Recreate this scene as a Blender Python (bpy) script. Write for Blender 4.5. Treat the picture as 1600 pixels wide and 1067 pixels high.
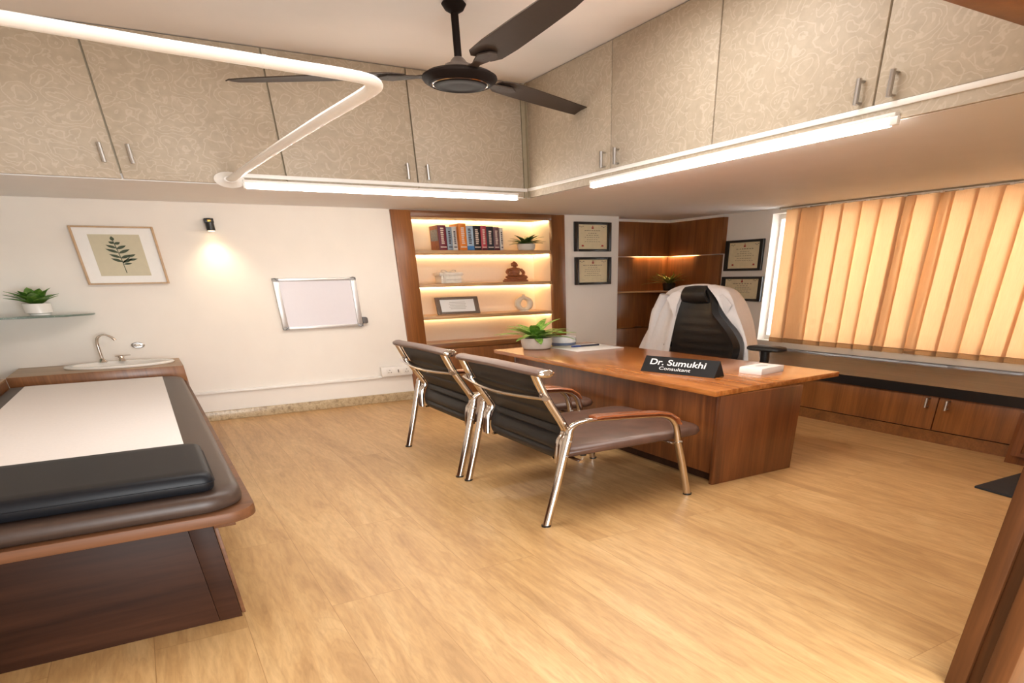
import bpy, bmesh, math, random
from mathutils import Vector, Matrix
random.seed(7)
S = 1.3            # metres per layout unit
K = 2.2            # horizontal-to-vertical proportion of round sections in this wide room
sc = bpy.context.scene
COL = sc.collection
for o in list(bpy.data.objects): bpy.data.objects.remove(o)

# ------------------------------------------------------------------ camera
cam = bpy.data.cameras.new('camera'); camo = bpy.data.objects.new('camera', cam); COL.objects.link(camo)
cam.sensor_fit = 'HORIZONTAL'; cam.sensor_width = 36.0
cam.lens = 949.479508 / 1600 * 36
cam.shift_x = (800 - 892.461) / 1600
cam.shift_y = (1005.804 - 533.5) / 1600
cam.clip_start = 0.02
RX = Vector((0.84994371, -0.52664316, -0.01557763))
DN = Vector((-0.28468309, -0.4341667, -0.85466649))
FW = Vector((0.44334098, 0.7308531, -0.51894366))
m = Matrix.Identity(4)
for i in range(3):
    m[i][0] = RX[i]; m[i][1] = -DN[i]; m[i][2] = -FW[i]
m[2][3] = 1.0 * S
camo.matrix_world = m
sc.camera = camo
# ------------------------------------------------------------------ view, world, lights
sc.view_settings.view_transform = 'Standard'; sc.view_settings.look = 'None'
sc.view_settings.gamma = 1; sc.view_settings.exposure = 0.66
sc.view_settings.use_curve_mapping = False
W = bpy.data.worlds.new('world'); sc.world = W; W.use_nodes = True
W.node_tree.nodes['Background'].inputs[0].default_value = (0.94, 0.98, 1.0, 1)
W.node_tree.nodes['Background'].inputs[1].default_value = 2.4

def area(name, loc, rot, sx, sy, power, col):
    l = bpy.data.lights.new(name, 'AREA'); l.shape = 'RECTANGLE'; l.size = sx * S; l.size_y = sy * S
    l.energy = power; l.color = col
    o = bpy.data.objects.new(name, l); o.location = Vector(loc) * S; o.rotation_euler = rot; COL.objects.link(o)
    return o
NEUT = (1.0, 0.98, 0.955)
area('ceiling_lamp_light', (1.2, 2.75, 2.10), (0, 0, 0), 2.4, 1.1, 54, NEUT)
area('daylight_outside_window', (6.0, 3.0, 1.2), (0, math.radians(80), 0), 1.8, 3.6, 190, (1.0, 0.98, 0.96))
area('doorway_fill_light', (0.6, -.9, .65), (math.radians(106), 0, 0), 1.8, .9, 120, (0.97, 0.99, 1.0))  # added fill behind the camera, tilted up to brighten soffits and ceiling

# ------------------------------------------------------------------ materials
def lin(c):
    r = []
    for v in c[:3]:
        v = v / 255.0
        r.append(v / 12.92 if v <= 0.04045 else ((v + 0.055) / 1.055) ** 2.4)
    return (r[0], r[1], r[2], 1.0)
MATS = {}
def newmat(name):
    mt = bpy.data.materials.new(name); mt.use_nodes = True; MATS[name] = mt
    nt = mt.node_tree
    return mt, nt, nt.nodes['Principled BSDF']
def node(nt, t, **kw):
    n = nt.nodes.new(t)
    for k, v in kw.items(): setattr(n, k, v)
    return n
def coords(nt, scale=(1, 1, 1), rot=(0, 0, 0), kind='Object'):
    tc = node(nt, 'ShaderNodeTexCoord'); mp = node(nt, 'ShaderNodeMapping')
    mp.inputs['Scale'].default_value = scale; mp.inputs['Rotation'].default_value = rot
    nt.links.new(tc.outputs[kind], mp.inputs[0]); return mp.outputs[0]
def noise(nt, vec, scale, detail=3, rough=.5, dist=0):
    n = node(nt, 'ShaderNodeTexNoise'); n.inputs['Scale'].default_value = scale
    n.inputs['Detail'].default_value = detail; n.inputs['Roughness'].default_value = rough
    n.inputs['Distortion'].default_value = dist
    nt.links.new(vec, n.inputs['Vector']); return n.outputs['Fac']
def ramp(nt, fac, stops, interp='LINEAR'):
    r = node(nt, 'ShaderNodeValToRGB'); cr = r.color_ramp; cr.interpolation = interp
    while len(cr.elements) < len(stops): cr.elements.new(0.5)
    for e, (p, c) in zip(cr.elements, stops): e.position = p; e.color = c
    nt.links.new(fac, r.inputs[0]); return r.outputs[0]
def mix(nt, a, b, f, mode='MIX'):
    n = node(nt, 'ShaderNodeMixRGB', blend_type=mode)
    for i, v in ((0, f), (1, a), (2, b)):
        if isinstance(v, (int, float)): n.inputs[i].default_value = v
        elif isinstance(v, tuple): n.inputs[i].default_value = v
        else: nt.links.new(v, n.inputs[i])
    return n.outputs[0]
def bump(nt, fac, bs, strength=.2, dist=.01):
    b = node(nt, 'ShaderNodeBump'); b.inputs['Strength'].default_value = strength; b.inputs['Distance'].default_value = dist
    nt.links.new(fac, b.inputs['Height']); nt.links.new(b.outputs[0], bs.inputs['Normal'])
def plain(name, rgb, rough=.5, metal=0.0, var=.06, vs=30, bmp=0.0, bs_=200, coat=0.0, spec=.5):
    mt, nt, b = newmat(name)
    v = coords(nt)
    f = noise(nt, v, vs, 3)
    c = lin(rgb); d = tuple(x * (1 - var) for x in c[:3]) + (1,); e = tuple(min(1, x * (1 + var)) for x in c[:3]) + (1,)
    nt.links.new(ramp(nt, f, [(.3, d), (.7, e)]), b.inputs['Base Color'])
    b.inputs['Roughness'].default_value = rough; b.inputs['Metallic'].default_value = metal
    b.inputs['Coat Weight'].default_value = coat; b.inputs['Specular IOR Level'].default_value = spec
    if bmp: bump(nt, noise(nt, v, bs_, 4), b, bmp, .002)
    return mt
def wood(name, dark, mid, light, axis='Z', scale=1.0, rough=.35, coat=.2, dist=1.2, spec=.5):
    mt, nt, b = newmat(name)
    st = {'X': (.12, 1, 1), 'Y': (1, .12, 1), 'Z': (1, 1, .12)}[axis]
    v = coords(nt, tuple(s * scale for s in st))
    broad = noise(nt, v, 6, 3, .5, dist)
    fine = noise(nt, coords(nt, tuple(s * scale * (1 if s == 1 else .35) for s in st)), 60, 4, .6, .3)
    c = ramp(nt, broad, [(.25, lin(dark)), (.5, lin(mid)), (.75, lin(light))])
    c2 = ramp(nt, fine, [(.3, (.62, .62, .62, 1)), (.65, (1, 1, 1, 1))])
    nt.links.new(mix(nt, c, c2, .75, 'MULTIPLY'), b.inputs['Base Color'])
    b.inputs['Roughness'].default_value = rough; b.inputs['Coat Weight'].default_value = coat
    b.inputs['Coat Roughness'].default_value = .2; b.inputs['Specular IOR Level'].default_value = spec
    bump(nt, fine, b, .08, .002)
    return mt
def floor_mat():
    mt, nt, b = newmat('oak_plank_floor')
    u = .275 * S
    v = coords(nt, (1, 1, 1), (0, 0, math.radians(90)))
    br = node(nt, 'ShaderNodeTexBrick'); nt.links.new(v, br.inputs['Vector'])
    br.offset = .37; br.inputs['Scale'].default_value = 1.0
    br.inputs['Brick Width'].default_value = 2.1 * S; br.inputs['Row Height'].default_value = u
    br.inputs['Mortar Size'].default_value = .0016; br.inputs['Mortar Smooth'].default_value = .2
    br.inputs['Color1'].default_value = (0, 0, 0, 1); br.inputs['Color2'].default_value = (1, 1, 1, 1)
    br.inputs['Mortar'].default_value = (.5, .5, .5, 1)
    # per-plank offset of the grain
    vo = coords(nt, (1, .13, 1))
    comb = node(nt, 'ShaderNodeVectorMath', operation='ADD')
    sc_ = node(nt, 'ShaderNodeVectorMath', operation='SCALE'); sc_.inputs['Scale'].default_value = 7.3
    nt.links.new(br.outputs['Color'], sc_.inputs[0]); nt.links.new(vo, comb.inputs[0]); nt.links.new(sc_.outputs[0], comb.inputs[1])
    g1 = noise(nt, comb.outputs[0], 3.2, 3, .55, 2.2)
    wv = node(nt, 'ShaderNodeMath', operation='MULTIPLY'); wv.inputs[1].default_value = 16; nt.links.new(g1, wv.inputs[0])
    fr = node(nt, 'ShaderNodeMath', operation='PINGPONG'); fr.inputs[1].default_value = 1; nt.links.new(wv.outputs[0], fr.inputs[0])
    g2 = noise(nt, comb.outputs[0], 45, 4, .65, .4)
    base = ramp(nt, g1, [(.3, lin((184, 143, 93))), (.5, lin((201, 160, 107))), (.7, lin((211, 173, 121)))])
    rings = ramp(nt, fr.outputs[0], [(.0, (.86, .83, .79, 1)), (.35, (1, 1, 1, 1))])
    fine = ramp(nt, g2, [(.3, (.74, .70, .65, 1)), (.62, (1, 1, 1, 1))])
    c = mix(nt, base, rings, .55, 'MULTIPLY'); c = mix(nt, c, fine, .8, 'MULTIPLY')
    tint = ramp(nt, br.outputs['Color'], [(0, (.93, .91, .88, 1)), (1, (1.0, 1.0, 1.0, 1))])
    c = mix(nt, c, tint, 1.0, 'MULTIPLY')
    seam = ramp(nt, br.outputs['Fac'], [(0, (1, 1, 1, 1)), (1, (.72, .66, .58, 1))])
    c = mix(nt, c, seam, 1.0, 'MULTIPLY')
    nt.links.new(c, b.inputs['Base Color']); b.inputs['Roughness'].default_value = .42
    bump(nt, g2, b, .05, .002)
    return mt
def laminate():
    mt, nt, b = newmat('swirl_laminate')
    v = coords(nt, (1, 1, 1.6))
    warp = node(nt, 'ShaderNodeTexNoise'); warp.inputs['Scale'].default_value = 5; warp.inputs['Detail'].default_value = 1
    nt.links.new(v, warp.inputs['Vector'])
    sub = node(nt, 'ShaderNodeVectorMath', operation='SUBTRACT'); sub.inputs[1].default_value = (.5, .5, .5)
    nt.links.new(warp.outputs['Color'], sub.inputs[0])
    scl = node(nt, 'ShaderNodeVectorMath', operation='SCALE'); scl.inputs['Scale'].default_value = .22
    nt.links.new(sub.outputs[0], scl.inputs[0])
    add = node(nt, 'ShaderNodeVectorMath', operation='ADD'); nt.links.new(v, add.inputs[0]); nt.links.new(scl.outputs[0], add.inputs[1])
    vo = node(nt, 'ShaderNodeTexVoronoi'); vo.inputs['Scale'].default_value = 7.0; nt.links.new(add.outputs[0], vo.inputs['Vector'])
    n2 = noise(nt, v, 8, 2, .5, 1.6)
    mm = node(nt, 'ShaderNodeMath', operation='MULTIPLY_ADD'); mm.inputs[1].default_value = 3.6
    nt.links.new(vo.outputs['Distance'], mm.inputs[0]); 
    m3 = node(nt, 'ShaderNodeMath', operation='MULTIPLY'); m3.inputs[1].default_value = 1.6; nt.links.new(n2, m3.inputs[0]); nt.links.new(m3.outputs[0], mm.inputs[2])
    pp = node(nt, 'ShaderNodeMath', operation='PINGPONG'); pp.inputs[1].default_value = .5; nt.links.new(mm.outputs[0], pp.inputs[0])
    line = ramp(nt, pp.outputs[0], [(.05, (1, 1, 1, 1)), (.16, (0, 0, 0, 1))])
    base = ramp(nt, noise(nt, v, 14, 3), [(.3, lin((172, 157, 136))), (.7, lin((183, 168, 147)))])
    nt.links.new(mix(nt, base, lin((206, 194, 176)), mixf(nt, line, .38)), b.inputs['Base Color'])
    b.inputs['Roughness'].default_value = .5
    return mt
def mixf(nt, col, k):
    n = node(nt, 'ShaderNodeMath', operation='MULTIPLY'); n.inputs[1].default_value = k; nt.links.new(col, n.inputs[0]); return n.outputs[0]
def emis(name, rgb, strength):
    mt, nt, b = newmat(name)
    b.inputs['Base Color'].default_value = lin(rgb); b.inputs['Emission Color'].default_value = lin(rgb)
    b.inputs['Emission Strength'].default_value = strength
    return mt
def leafmat(name, a, c, y):
    mt, nt, b = newmat(name)
    v = coords(nt)
    col = ramp(nt, noise(nt, v, 26, 3, .6, .6), [(.3, lin(a)), (.52, lin(c)), (.72, lin(y))])
    nt.links.new(col, b.inputs['Base Color']); b.inputs['Roughness'].default_value = .42
    b.inputs['Subsurface Weight'].default_value = 0
    return mt
def granite():
    mt, nt, b = newmat('speckled_stone')
    v = coords(nt)
    c = ramp(nt, noise(nt, v, 22, 5, .7, .8), [(.3, lin((140, 118, 88))), (.48, lin((182, 160, 126))), (.7, lin((206, 186, 152)))])
    s = ramp(nt, noise(nt, v, 75, 3, .6), [(.32, (.45, .36, .28, 1)), (.4, (1, 1, 1, 1))])
    nt.links.new(mix(nt, c, s, .8, 'MULTIPLY'), b.inputs['Base Color']); b.inputs['Roughness'].default_value = .3
    return mt
def slat_mat(name, d0, d1, t0, t1):
    mt = bpy.data.materials.new(name); mt.use_nodes = True; nt = mt.node_tree; nt.nodes.clear()
    out = node(nt, 'ShaderNodeOutputMaterial'); d = node(nt, 'ShaderNodeBsdfDiffuse'); t = node(nt, 'ShaderNodeBsdfTranslucent')
    mx = node(nt, 'ShaderNodeMixShader'); mx.inputs[0].default_value = .5
    v = coords(nt, (1, 1, .06)); f = noise(nt, v, 160, 3)
    c = ramp(nt, f, [(.3, lin(d0)), (.7, lin(d1))])
    ct = ramp(nt, f, [(.3, lin(t0)), (.7, lin(t1))])
    nt.links.new(c, d.inputs[0]); nt.links.new(ct, t.inputs[0])
    nt.links.new(d.outputs[0], mx.inputs[1]); nt.links.new(t.outputs[0], mx.inputs[2]); nt.links.new(mx.outputs[0], out.inputs[0])
    return mt
def glass_mat(name, rgb):
    mt, nt, b = newmat(name)
    b.inputs['Base Color'].default_value = lin(rgb); b.inputs['Roughness'].default_value = .02
    b.inputs['Transmission Weight'].default_value = .9; b.inputs['IOR'].default_value = 1.45
    return mt

FLOOR = floor_mat(); LAM = laminate(); STONE = granite(); SLAT = slat_mat('blind_fabric', (228, 196, 158), (238, 208, 172), (250, 220, 184), (253, 229, 197)); SLAT2 = slat_mat('blind_fabric_rear', (244, 232, 218), (248, 238, 226), (255, 248, 240), (255, 250, 244)); POCKET = slat_mat('blind_pocket_fabric', (196, 168, 132), (206, 178, 140), (214, 182, 144), (222, 190, 152)); GLASS = glass_mat('clear_glass', (205, 228, 218)); WGLASS = glass_mat('window_glass', (252, 252, 252))
WALL = plain('warm_white_paint', (236, 229, 220), .75, var=.015, vs=4, bmp=.03)
CEIL = plain('ceiling_paint', (236, 229, 223), .8, var=.01, vs=4)
SOFF = plain('soffit_paint', (244, 242, 240), .7, var=.01, vs=4)
TRIMW = plain('white_trim_plastic', (238, 234, 228), .35, var=.02)
GREYT = plain('grey_edge_band', (158, 146, 122), .5, var=.05)
WDESK = wood('desktop_teak', (150, 82, 34), (186, 112, 52), (208, 136, 70), 'Y', 1.1, .22, .5, 2.4)
WEDGE = wood('desk_edge_wood', (128, 78, 44), (160, 102, 60), (178, 120, 76), 'Y', 1.0, .35, .2)
WPAN = wood('walnut_panel_vertical', (84, 44, 19), (112, 62, 29), (138, 80, 38), 'Z', 1.0, .32, .3)
WCAB = wood('teak_panel_vertical', (116, 68, 30), (140, 85, 40), (160, 100, 50), 'Z', 1.0, .35, .2)
WFRX = wood('teak_frame_horizontal', (110, 66, 32), (134, 84, 42), (150, 98, 54), 'X', 1.0, .35, .2)
WSHF = wood('shelf_oak', (178, 134, 88), (198, 154, 106), (210, 168, 120), 'X', 1.0, .4, .1)
WBED = wood('dark_walnut_horizontal', (42, 23, 14), (56, 32, 20), (70, 42, 27), 'X', 1.0, .5, .0, spec=.15)
WRIM = wood('walnut_rim', (88, 56, 36), (108, 70, 45), (120, 78, 50), 'X', 1.0, .45, .0, spec=.25)
WJAMB = wood('door_frame_walnut', (58, 31, 14), (80, 45, 20), (98, 58, 28), 'Z', 1.0, .45, .0, spec=.25)
WARM_ = wood('armrest_wood', (128, 66, 34), (156, 86, 48), (172, 100, 60), 'X', 1.5, .25, .5)
CTOP = wood('counter_oak', (150, 112, 70), (172, 134, 90), (190, 152, 106), 'X', 1.0, .4, .1)
WCNT = wood('counter_front_teak', (116, 72, 38), (142, 92, 52), (160, 108, 66), 'Z', 1.2, .35, .2)
BTOP = wood('bench_top_dark', (34, 24, 20), (52, 38, 31), (74, 56, 46), 'Y', 1.4, .5, .0, 2.0)
BEDGE = plain('bench_edge_black', (26, 22, 21), .35)
CHROME = plain('chrome', (215, 205, 195), .12, 1.0, .01)
STEEL = plain('brushed_steel', (190, 188, 186), .3, 1.0, .03)
ALU = plain('aluminium', (205, 202, 200), .38, .6, .02)
BLEA = plain('black_leather', (26, 25, 25), .42, bmp=.15, bs_=260)
BLEA2 = plain('black_mesh_back', (33, 30, 29), .5, bmp=.2, bs_=400)
PILL = plain('black_vinyl', (20, 21, 25), .45, bmp=.12, bs_=300, spec=.22)
BRLEA = plain('brown_vinyl', (66, 51, 43), .38, var=.08, bmp=.1, bs_=220, spec=.3)
SEATL = plain('brown_seat_leather', (84, 58, 46), .36, var=.25, vs=9, bmp=.5, bs_=16)
ROLL = plain('taupe_roll_leather', (112, 88, 78), .4, bmp=.1)
SHEET = plain('white_paper_sheet', (232, 226, 222), .7, var=.02, vs=60, bmp=.08, bs_=90)
BLACKP = plain('black_plastic', (22, 21, 21), .35)
DKFAN = plain('fan_bronze', (34, 27, 24), .5, .0, .05, spec=.03)
DKFAN2 = plain('fan_cone_grey', (120, 108, 100), .35, .4, .05)
BLADE = plain('fan_blade_brown', (62, 50, 42), .6, .0, .05, spec=.2)
CERAM = plain('white_ceramic', (240, 236, 230), .25, coat=.4, var=.01)
POTM = plain('cream_pot', (228, 220, 208), .6, var=.03)
SOIL = plain('soil', (48, 36, 28), .95, var=.4, vs=120, bmp=.8, bs_=80)
MATB = plain('rubber_mat', (32, 34, 38), .75, bmp=.2)
PAPER = plain('paper_white', (238, 236, 232), .6, var=.01)
CERTP = plain('certificate_cream', (222, 208, 172), .6, var=.04, vs=20)
INK = plain('print_grey', (130, 118, 96), .7)
REDM = plain('emblem_red', (168, 60, 46), .6)
FRAMEB = plain('frame_black', (28, 24, 23), .35)
FRAMEO = plain('frame_light_oak', (190, 158, 122), .45, var=.08)
FRAMEG = plain('frame_weathered_brown', (112, 96, 82), .5, var=.12, vs=60)
MATSAGE = plain('print_sage', (202, 194, 168), .7, var=.02)
LEAFP = plain('print_leaf_green', (66, 78, 58), .7, var=.1)
BOARD = plain('whiteboard_surface', (226, 222, 228), .25, var=.005)
CREAM = plain('niche_cream', (238, 226, 204), .6, var=.01)
COATM = plain('lab_coat_cotton', (236, 232, 232), .8, var=.02, bmp=.08, bs_=120)
STAT = plain('carved_wood_statue', (150, 88, 52), .45, var=.2, vs=60, bmp=.3, bs_=60)
LEAF1 = leafmat('broad_green_leaf', (58, 104, 34), (92, 138, 50), (140, 172, 78))
LEAF2 = leafmat('small_dark_leaf', (46, 74, 26), (80, 108, 40), (130, 148, 72))
LEAF3 = leafmat('bright_variegated_leaf', (80, 132, 40), (124, 174, 66), (196, 216, 130))
LEAF4 = leafmat('spiky_leaf', (70, 84, 32), (122, 134, 58), (176, 176, 100))
LED = emis('led_white', (255, 246, 234), 26)
LEDN = emis('led_niche', (255, 216, 160), 9)
LEDC = emis('led_corner', (255, 206, 146), 40)
LAMPG = emis('spot_glow', (255, 220, 160), 8)

# ------------------------------------------------------------------ geometry helpers (layout units)
class B:
    def __init__(s): s.bm = bmesh.new()
    def merge(s, b2):
        me = bpy.data.meshes.new('tmp'); b2.to_mesh(me); b2.free(); s.bm.from_mesh(me); bpy.data.meshes.remove(me)
    def box(s, x0, x1, y0, y1, z0, z1, bev=0, seg=2, rot=None):
        b = bmesh.new(); bmesh.ops.create_cube(b, size=1)
        c = Vector(((x0 + x1) / 2, (y0 + y1) / 2, (z0 + z1) / 2))
        for v in b.verts: v.co = Vector((v.co.x * (x1 - x0), v.co.y * (y1 - y0), v.co.z * (z1 - z0)))
        if bev: bmesh.ops.bevel(b, geom=list(b.edges), offset=bev, segments=seg, profile=.5, affect='EDGES')
        R = Matrix.Rotation(rot[1], 4, rot[0]) if rot else Matrix.Identity(4)
        for v in b.verts: v.co = c + (R @ v.co)
        s.merge(b); return s
    def prism(s, poly, z0, z1, bev=0, seg=2, axis='Z', vert_bev=0):
        """poly: list of 2-D points; extruded along axis. axis Z: (x,y); Y: (x,z); X: (y,z)"""
        b = bmesh.new()
        def P(p, h):
            return {'Z': (p[0], p[1], h), 'Y': (p[0], h, p[1]), 'X': (h, p[0], p[1])}[axis]
        v0 = [b.verts.new(P(p, z0)) for p in poly]; v1 = [b.verts.new(P(p, z1)) for p in poly]
        n = len(poly)
        f0 = b.faces.new(v0); f1 = b.faces.new(v1)
        for i in range(n): b.faces.new((v0[i], v0[(i + 1) % n], v1[(i + 1) % n], v1[i]))
        bmesh.ops.recalc_face_normals(b, faces=b.faces)
        if bev:
            es = [e for e in b.edges if (e.verts[0] in v0) == (e.verts[1] in v0)]
            bmesh.ops.bevel(b, geom=es, offset=bev, segments=seg, profile=.5, affect='EDGES')
        s.merge(b); return s
    def tube(s, pts, r, n=12, k=K, cap=True, flat=1.0):
        P = [Vector((p[0], p[1], p[2] * k)) for p in pts]
        rr = r if isinstance(r, (list, tuple)) else [r] * len(P)
        b = bmesh.new(); rings = []
        t = (P[1] - P[0]).normalized(); up = Vector((0, 1, 0)) if abs(t.y) < .9 else Vector((0, 0, 1))
        nrm = (up - t * up.dot(t)).normalized()
        for i, p in enumerate(P):
            if i == 0: t = P[1] - P[0]
            elif i == len(P) - 1: t = P[-1] - P[-2]
            else: t = (P[i + 1] - p).normalized() + (p - P[i - 1]).normalized()
            t.normalize(); nrm = (nrm - t * nrm.dot(t)).normalized(); bn = t.cross(nrm)
            ring = []
            for j in range(n):
                a = 2 * math.pi * j / n
                q = p + nrm * math.cos(a) * rr[i] + bn * math.sin(a) * rr[i] * flat
                ring.append(b.verts.new((q.x, q.y, q.z / k)))
            rings.append(ring)
        for a, c in zip(rings, rings[1:]):
            for j in range(n): b.faces.new((a[j], a[(j + 1) % n], c[(j + 1) % n], c[j]))
        if cap:
            b.faces.new(rings[0][::-1]); b.faces.new(rings[-1])
        bmesh.ops.recalc_face_normals(b, faces=b.faces)
        s.merge(b); return s
    def lathe(s, prof, cx, cy, n=40, sx=1, sy=1):
        b = bmesh.new(); rings = []
        for r, z in prof:
            if r < 1e-5: rings.append([b.verts.new((cx, cy, z))])
            else: rings.append([b.verts.new((cx + r * sx * math.cos(2 * math.pi * j / n), cy + r * sy * math.sin(2 * math.pi * j / n), z)) for j in range(n)])
        for a, c in zip(rings, rings[1:]):
            for j in range(n):
                j2 = (j + 1) % n
                if len(a) == 1 and len(c) == 1: continue
                if len(a) == 1: b.faces.new((a[0], c[j2], c[j]))
                elif len(c) == 1: b.faces.new((a[j], a[j2], c[0]))
                else: b.faces.new((a[j], a[j2], c[j2], c[j]))
        bmesh.ops.recalc_face_normals(b, faces=b.faces)
        s.merge(b); return s
    def lathe_dir(s, prof, origin, direction, n=24):
        """prof (r, h) along direction, in horizontally true proportions"""
        d = Vector(direction).normalized()
        q = d.to_track_quat('Z', 'Y').to_matrix()
        b = bmesh.new(); rings = []
        for r, h in prof:
            ring = []
            for j in range(n):
                a = 2 * math.pi * j / n
                p = q @ Vector((r * math.cos(a), r * math.sin(a), h))
                ring.append(b.verts.new((origin[0] + p.x, origin[1] + p.y, origin[2] + p.z / K)))
            rings.append(ring)
        for a, c in zip(rings, rings[1:]):
            for j in range(n): b.faces.new((a[j], a[(j + 1) % n], c[(j + 1) % n], c[j]))
        b.faces.new(rings[0][::-1]); b.faces.new(rings[-1])
        bmesh.ops.recalc_face_normals(b, faces=b.faces)
        s.merge(b); return s
    def grid(s, rows, thick=0, flip=False, closed=False):
        b = bmesh.new()
        V = [[b.verts.new(p) for p in r] for r in rows]
        for a, c in zip(V, V[1:]):
            rng = range(len(a)) if closed else range(len(a) - 1)
            for j in rng:
                j2 = (j + 1) % len(a)
                b.faces.new((a[j], a[j2], c[j2], c[j]) if not flip else (a[j], c[j], c[j2], a[j2]))
        bmesh.ops.recalc_face_normals(b, faces=b.faces)
        if thick: bmesh.ops.solidify(b, geom=list(b.faces), thickness=thick)
        s.merge(b); return s
    def blob(s, c, r, n=16, rot=None):
        b = bmesh.new(); bmesh.ops.create_uvsphere(b, u_segments=n, v_segments=n // 2 + 2, radius=1)
        R = Matrix.Rotation(rot[1], 4, rot[0]) if rot else Matrix.Identity(4)
        for v in b.verts:
            q = R @ Vector((v.co.x * r[0], v.co.y * r[1], v.co.z * r[2] * K)); v.co = Vector((c[0] + q.x, c[1] + q.y, c[2] + q.z / K))
        s.merge(b); return s
    def leaf(s, base, az, L, w, el0=1.1, el1=-.4, seg=8, fold=.25, tip=1.0, cup=0):
        p = Vector((base[0], base[1], base[2] * K)); rows = []
        ca, sa = math.cos(az), math.sin(az); side = Vector((-sa, ca, 0))
        for i in range(seg + 1):
            t = i / seg; el = el0 + (el1 - el0) * t
            ww = w * (math.sin(math.pi * min(1, t ** .8 * .96 + .02)) ** .8) * (1 if t < .98 else .1)
            up = Vector((-ca * math.sin(el), -sa * math.sin(el), math.cos(el)))
            for_ = [p + side * ww * u + up * abs(u) * ww * fold for u in (-1, -.5, 0, .5, 1)]
            rows.append([(q.x, q.y, q.z / K) for q in for_])
            p = p + Vector((ca * math.cos(el), sa * math.cos(el), math.sin(el))) * (L / seg)
        s.grid(rows, .0012); return s
def obj(name, b, mt, parent=None, smooth=35, **props):
    me = bpy.data.meshes.new(name)
    org = Vector(parent['_o']) if parent is not None and '_o' in parent else Vector((0, 0, 0))
    for v in b.bm.verts: v.co = (v.co - org) * S
    b.bm.to_mesh(me); b.bm.free()
    mts = mt if isinstance(mt, (list, tuple)) else [mt]
    for x in mts: me.materials.append(x)
    if smooth:
        for p in me.polygons: p.use_smooth = True
        me.set_sharp_from_angle(angle=math.radians(smooth))
    o = bpy.data.objects.new(name, me); COL.objects.link(o)
    if parent is not None: o.parent = parent; o['_o'] = tuple(org)
    for k_, v_ in props.items(): o[k_] = v_
    return o
def thing(name, label, cat, loc, group=None):
    o = bpy.data.objects.new(name, None); COL.objects.link(o); o.empty_display_size = .1
    o.location = Vector(loc) * S; o['_o'] = tuple(loc); o['label'] = label; o['category'] = cat
    if group: o['group'] = group
    return o
def tag(o, label, cat, group=None):
    o['label'] = label; o['category'] = cat
    if group: o['group'] = group
    return o
def single(name, b, mt, label, cat, loc, group=None, smooth=35):
    """a thing that is one mesh, with its origin at loc"""
    tmp = {'_o': tuple(loc)}
    me = bpy.data.meshes.new(name)
    for v in b.bm.verts: v.co = (v.co - Vector(loc)) * S
    b.bm.to_mesh(me); b.bm.free(); me.materials.append(mt)
    for p in me.polygons: p.use_smooth = True
    me.set_sharp_from_angle(angle=math.radians(smooth))
    o = bpy.data.objects.new(name, me); COL.objects.link(o); o.location = Vector(loc) * S; o['_o'] = tuple(loc)
    return tag(o, label, cat, group)
def struct(name, b, mt, parent=None, smooth=35):
    o = obj(name, b, mt, parent, smooth)
    if parent is None: o['kind'] = 'structure'
    return o
def cr(pts, n=6):
    P = [Vector(p) for p in pts]; out = []
    Q = [P[0] * 2 - P[1]] + P + [P[-1] * 2 - P[-2]]
    for i in range(1, len(Q) - 2):
        p0, p1, p2, p3 = Q[i - 1:i + 3]
        for k_ in range(n):
            t = k_ / n
            out.append(.5 * ((2 * p1) + (p2 - p0) * t + (2 * p0 - 5 * p1 + 4 * p2 - p3) * t * t + (3 * p1 - p0 - 3 * p2 + p3) * t ** 3))
    out.append(P[-1]); return out
def rrect(x0, x1, y0, y1, r, n=8, corners=(1, 1, 1, 1)):
    """rounded rectangle; corners order: x0y0, x1y0, x1y1, x0y1"""
    out = []
    for (cx, cy, a0, on) in ((x0 + r, y0 + r, math.pi, corners[0]), (x1 - r, y0 + r, 1.5 * math.pi, corners[1]), (x1 - r, y1 - r, 0, corners[2]), (x0 + r, y1 - r, .5 * math.pi, corners[3])):
        if on:
            for i in range(n + 1):
                a = a0 + .5 * math.pi * i / n; out.append((cx + r * math.cos(a), cy + r * math.sin(a)))
        else:
            out.append((x0 if cx < (x0 + x1) / 2 else x1, y0 if cy < (y0 + y1) / 2 else y1))
    return out
def dup(root, name=None):
    r = root.copy(); COL.objects.link(r)
    for ch in list(root.children):
        c = ch.copy(); COL.objects.link(c); c.parent = r
        for g in list(ch.children):
            d = g.copy(); COL.objects.link(d); d.parent = c
    return r

# ------------------------------------------------------------------ room shell
XR, YB, XL, YL, ZS, ZC = 5.30, 6.12, 2.70, 4.95, 1.497, 2.14
LX, FY = -1.35, 0.52
struct('floor', B().box(LX - .1, 5.6, -2.2, 6.7, -.08, 0), FLOOR, smooth=0)
b = B()
b.box(LX, 2.06, YB, 6.62, 0, ZS + .02)
b.box(2.06, 3.66, YB, 6.62, ZS - .01, ZS + .02).box(2.06, 3.66, 6.53, 6.62, 0, ZS)
b.box(3.66, 4.37, YB, 6.62, 0, ZS + .02)
b.box(4.37, 5.42, 6.44, 6.62, 0, ZS + .02)
struct('wall_back', b, WALL)
b = B()
b.box(XR, XR + .2, 4.93, 6.62, 0, ZS + .02).box(XR, XR + .2, FY, 1.0, 0, ZS + .02)
b.box(XR, XR + .2, 1.0, 4.93, 0, .40).box(XR, XR + .2, 1.0, 4.93, 1.46, ZS + .02)
struct('wall_right', b, WALL)
struct('wall_left', B().box(LX - .12, LX, FY, 6.62, 0, ZC), WALL)
b = B()
b.box(1.76, 5.5, FY, FY + .13, 0, ZC).box(LX - .12, -.5, FY, FY + .13, 0, ZC).box(-.5, 1.76, FY, FY + .13, 1.40, ZC)
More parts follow.
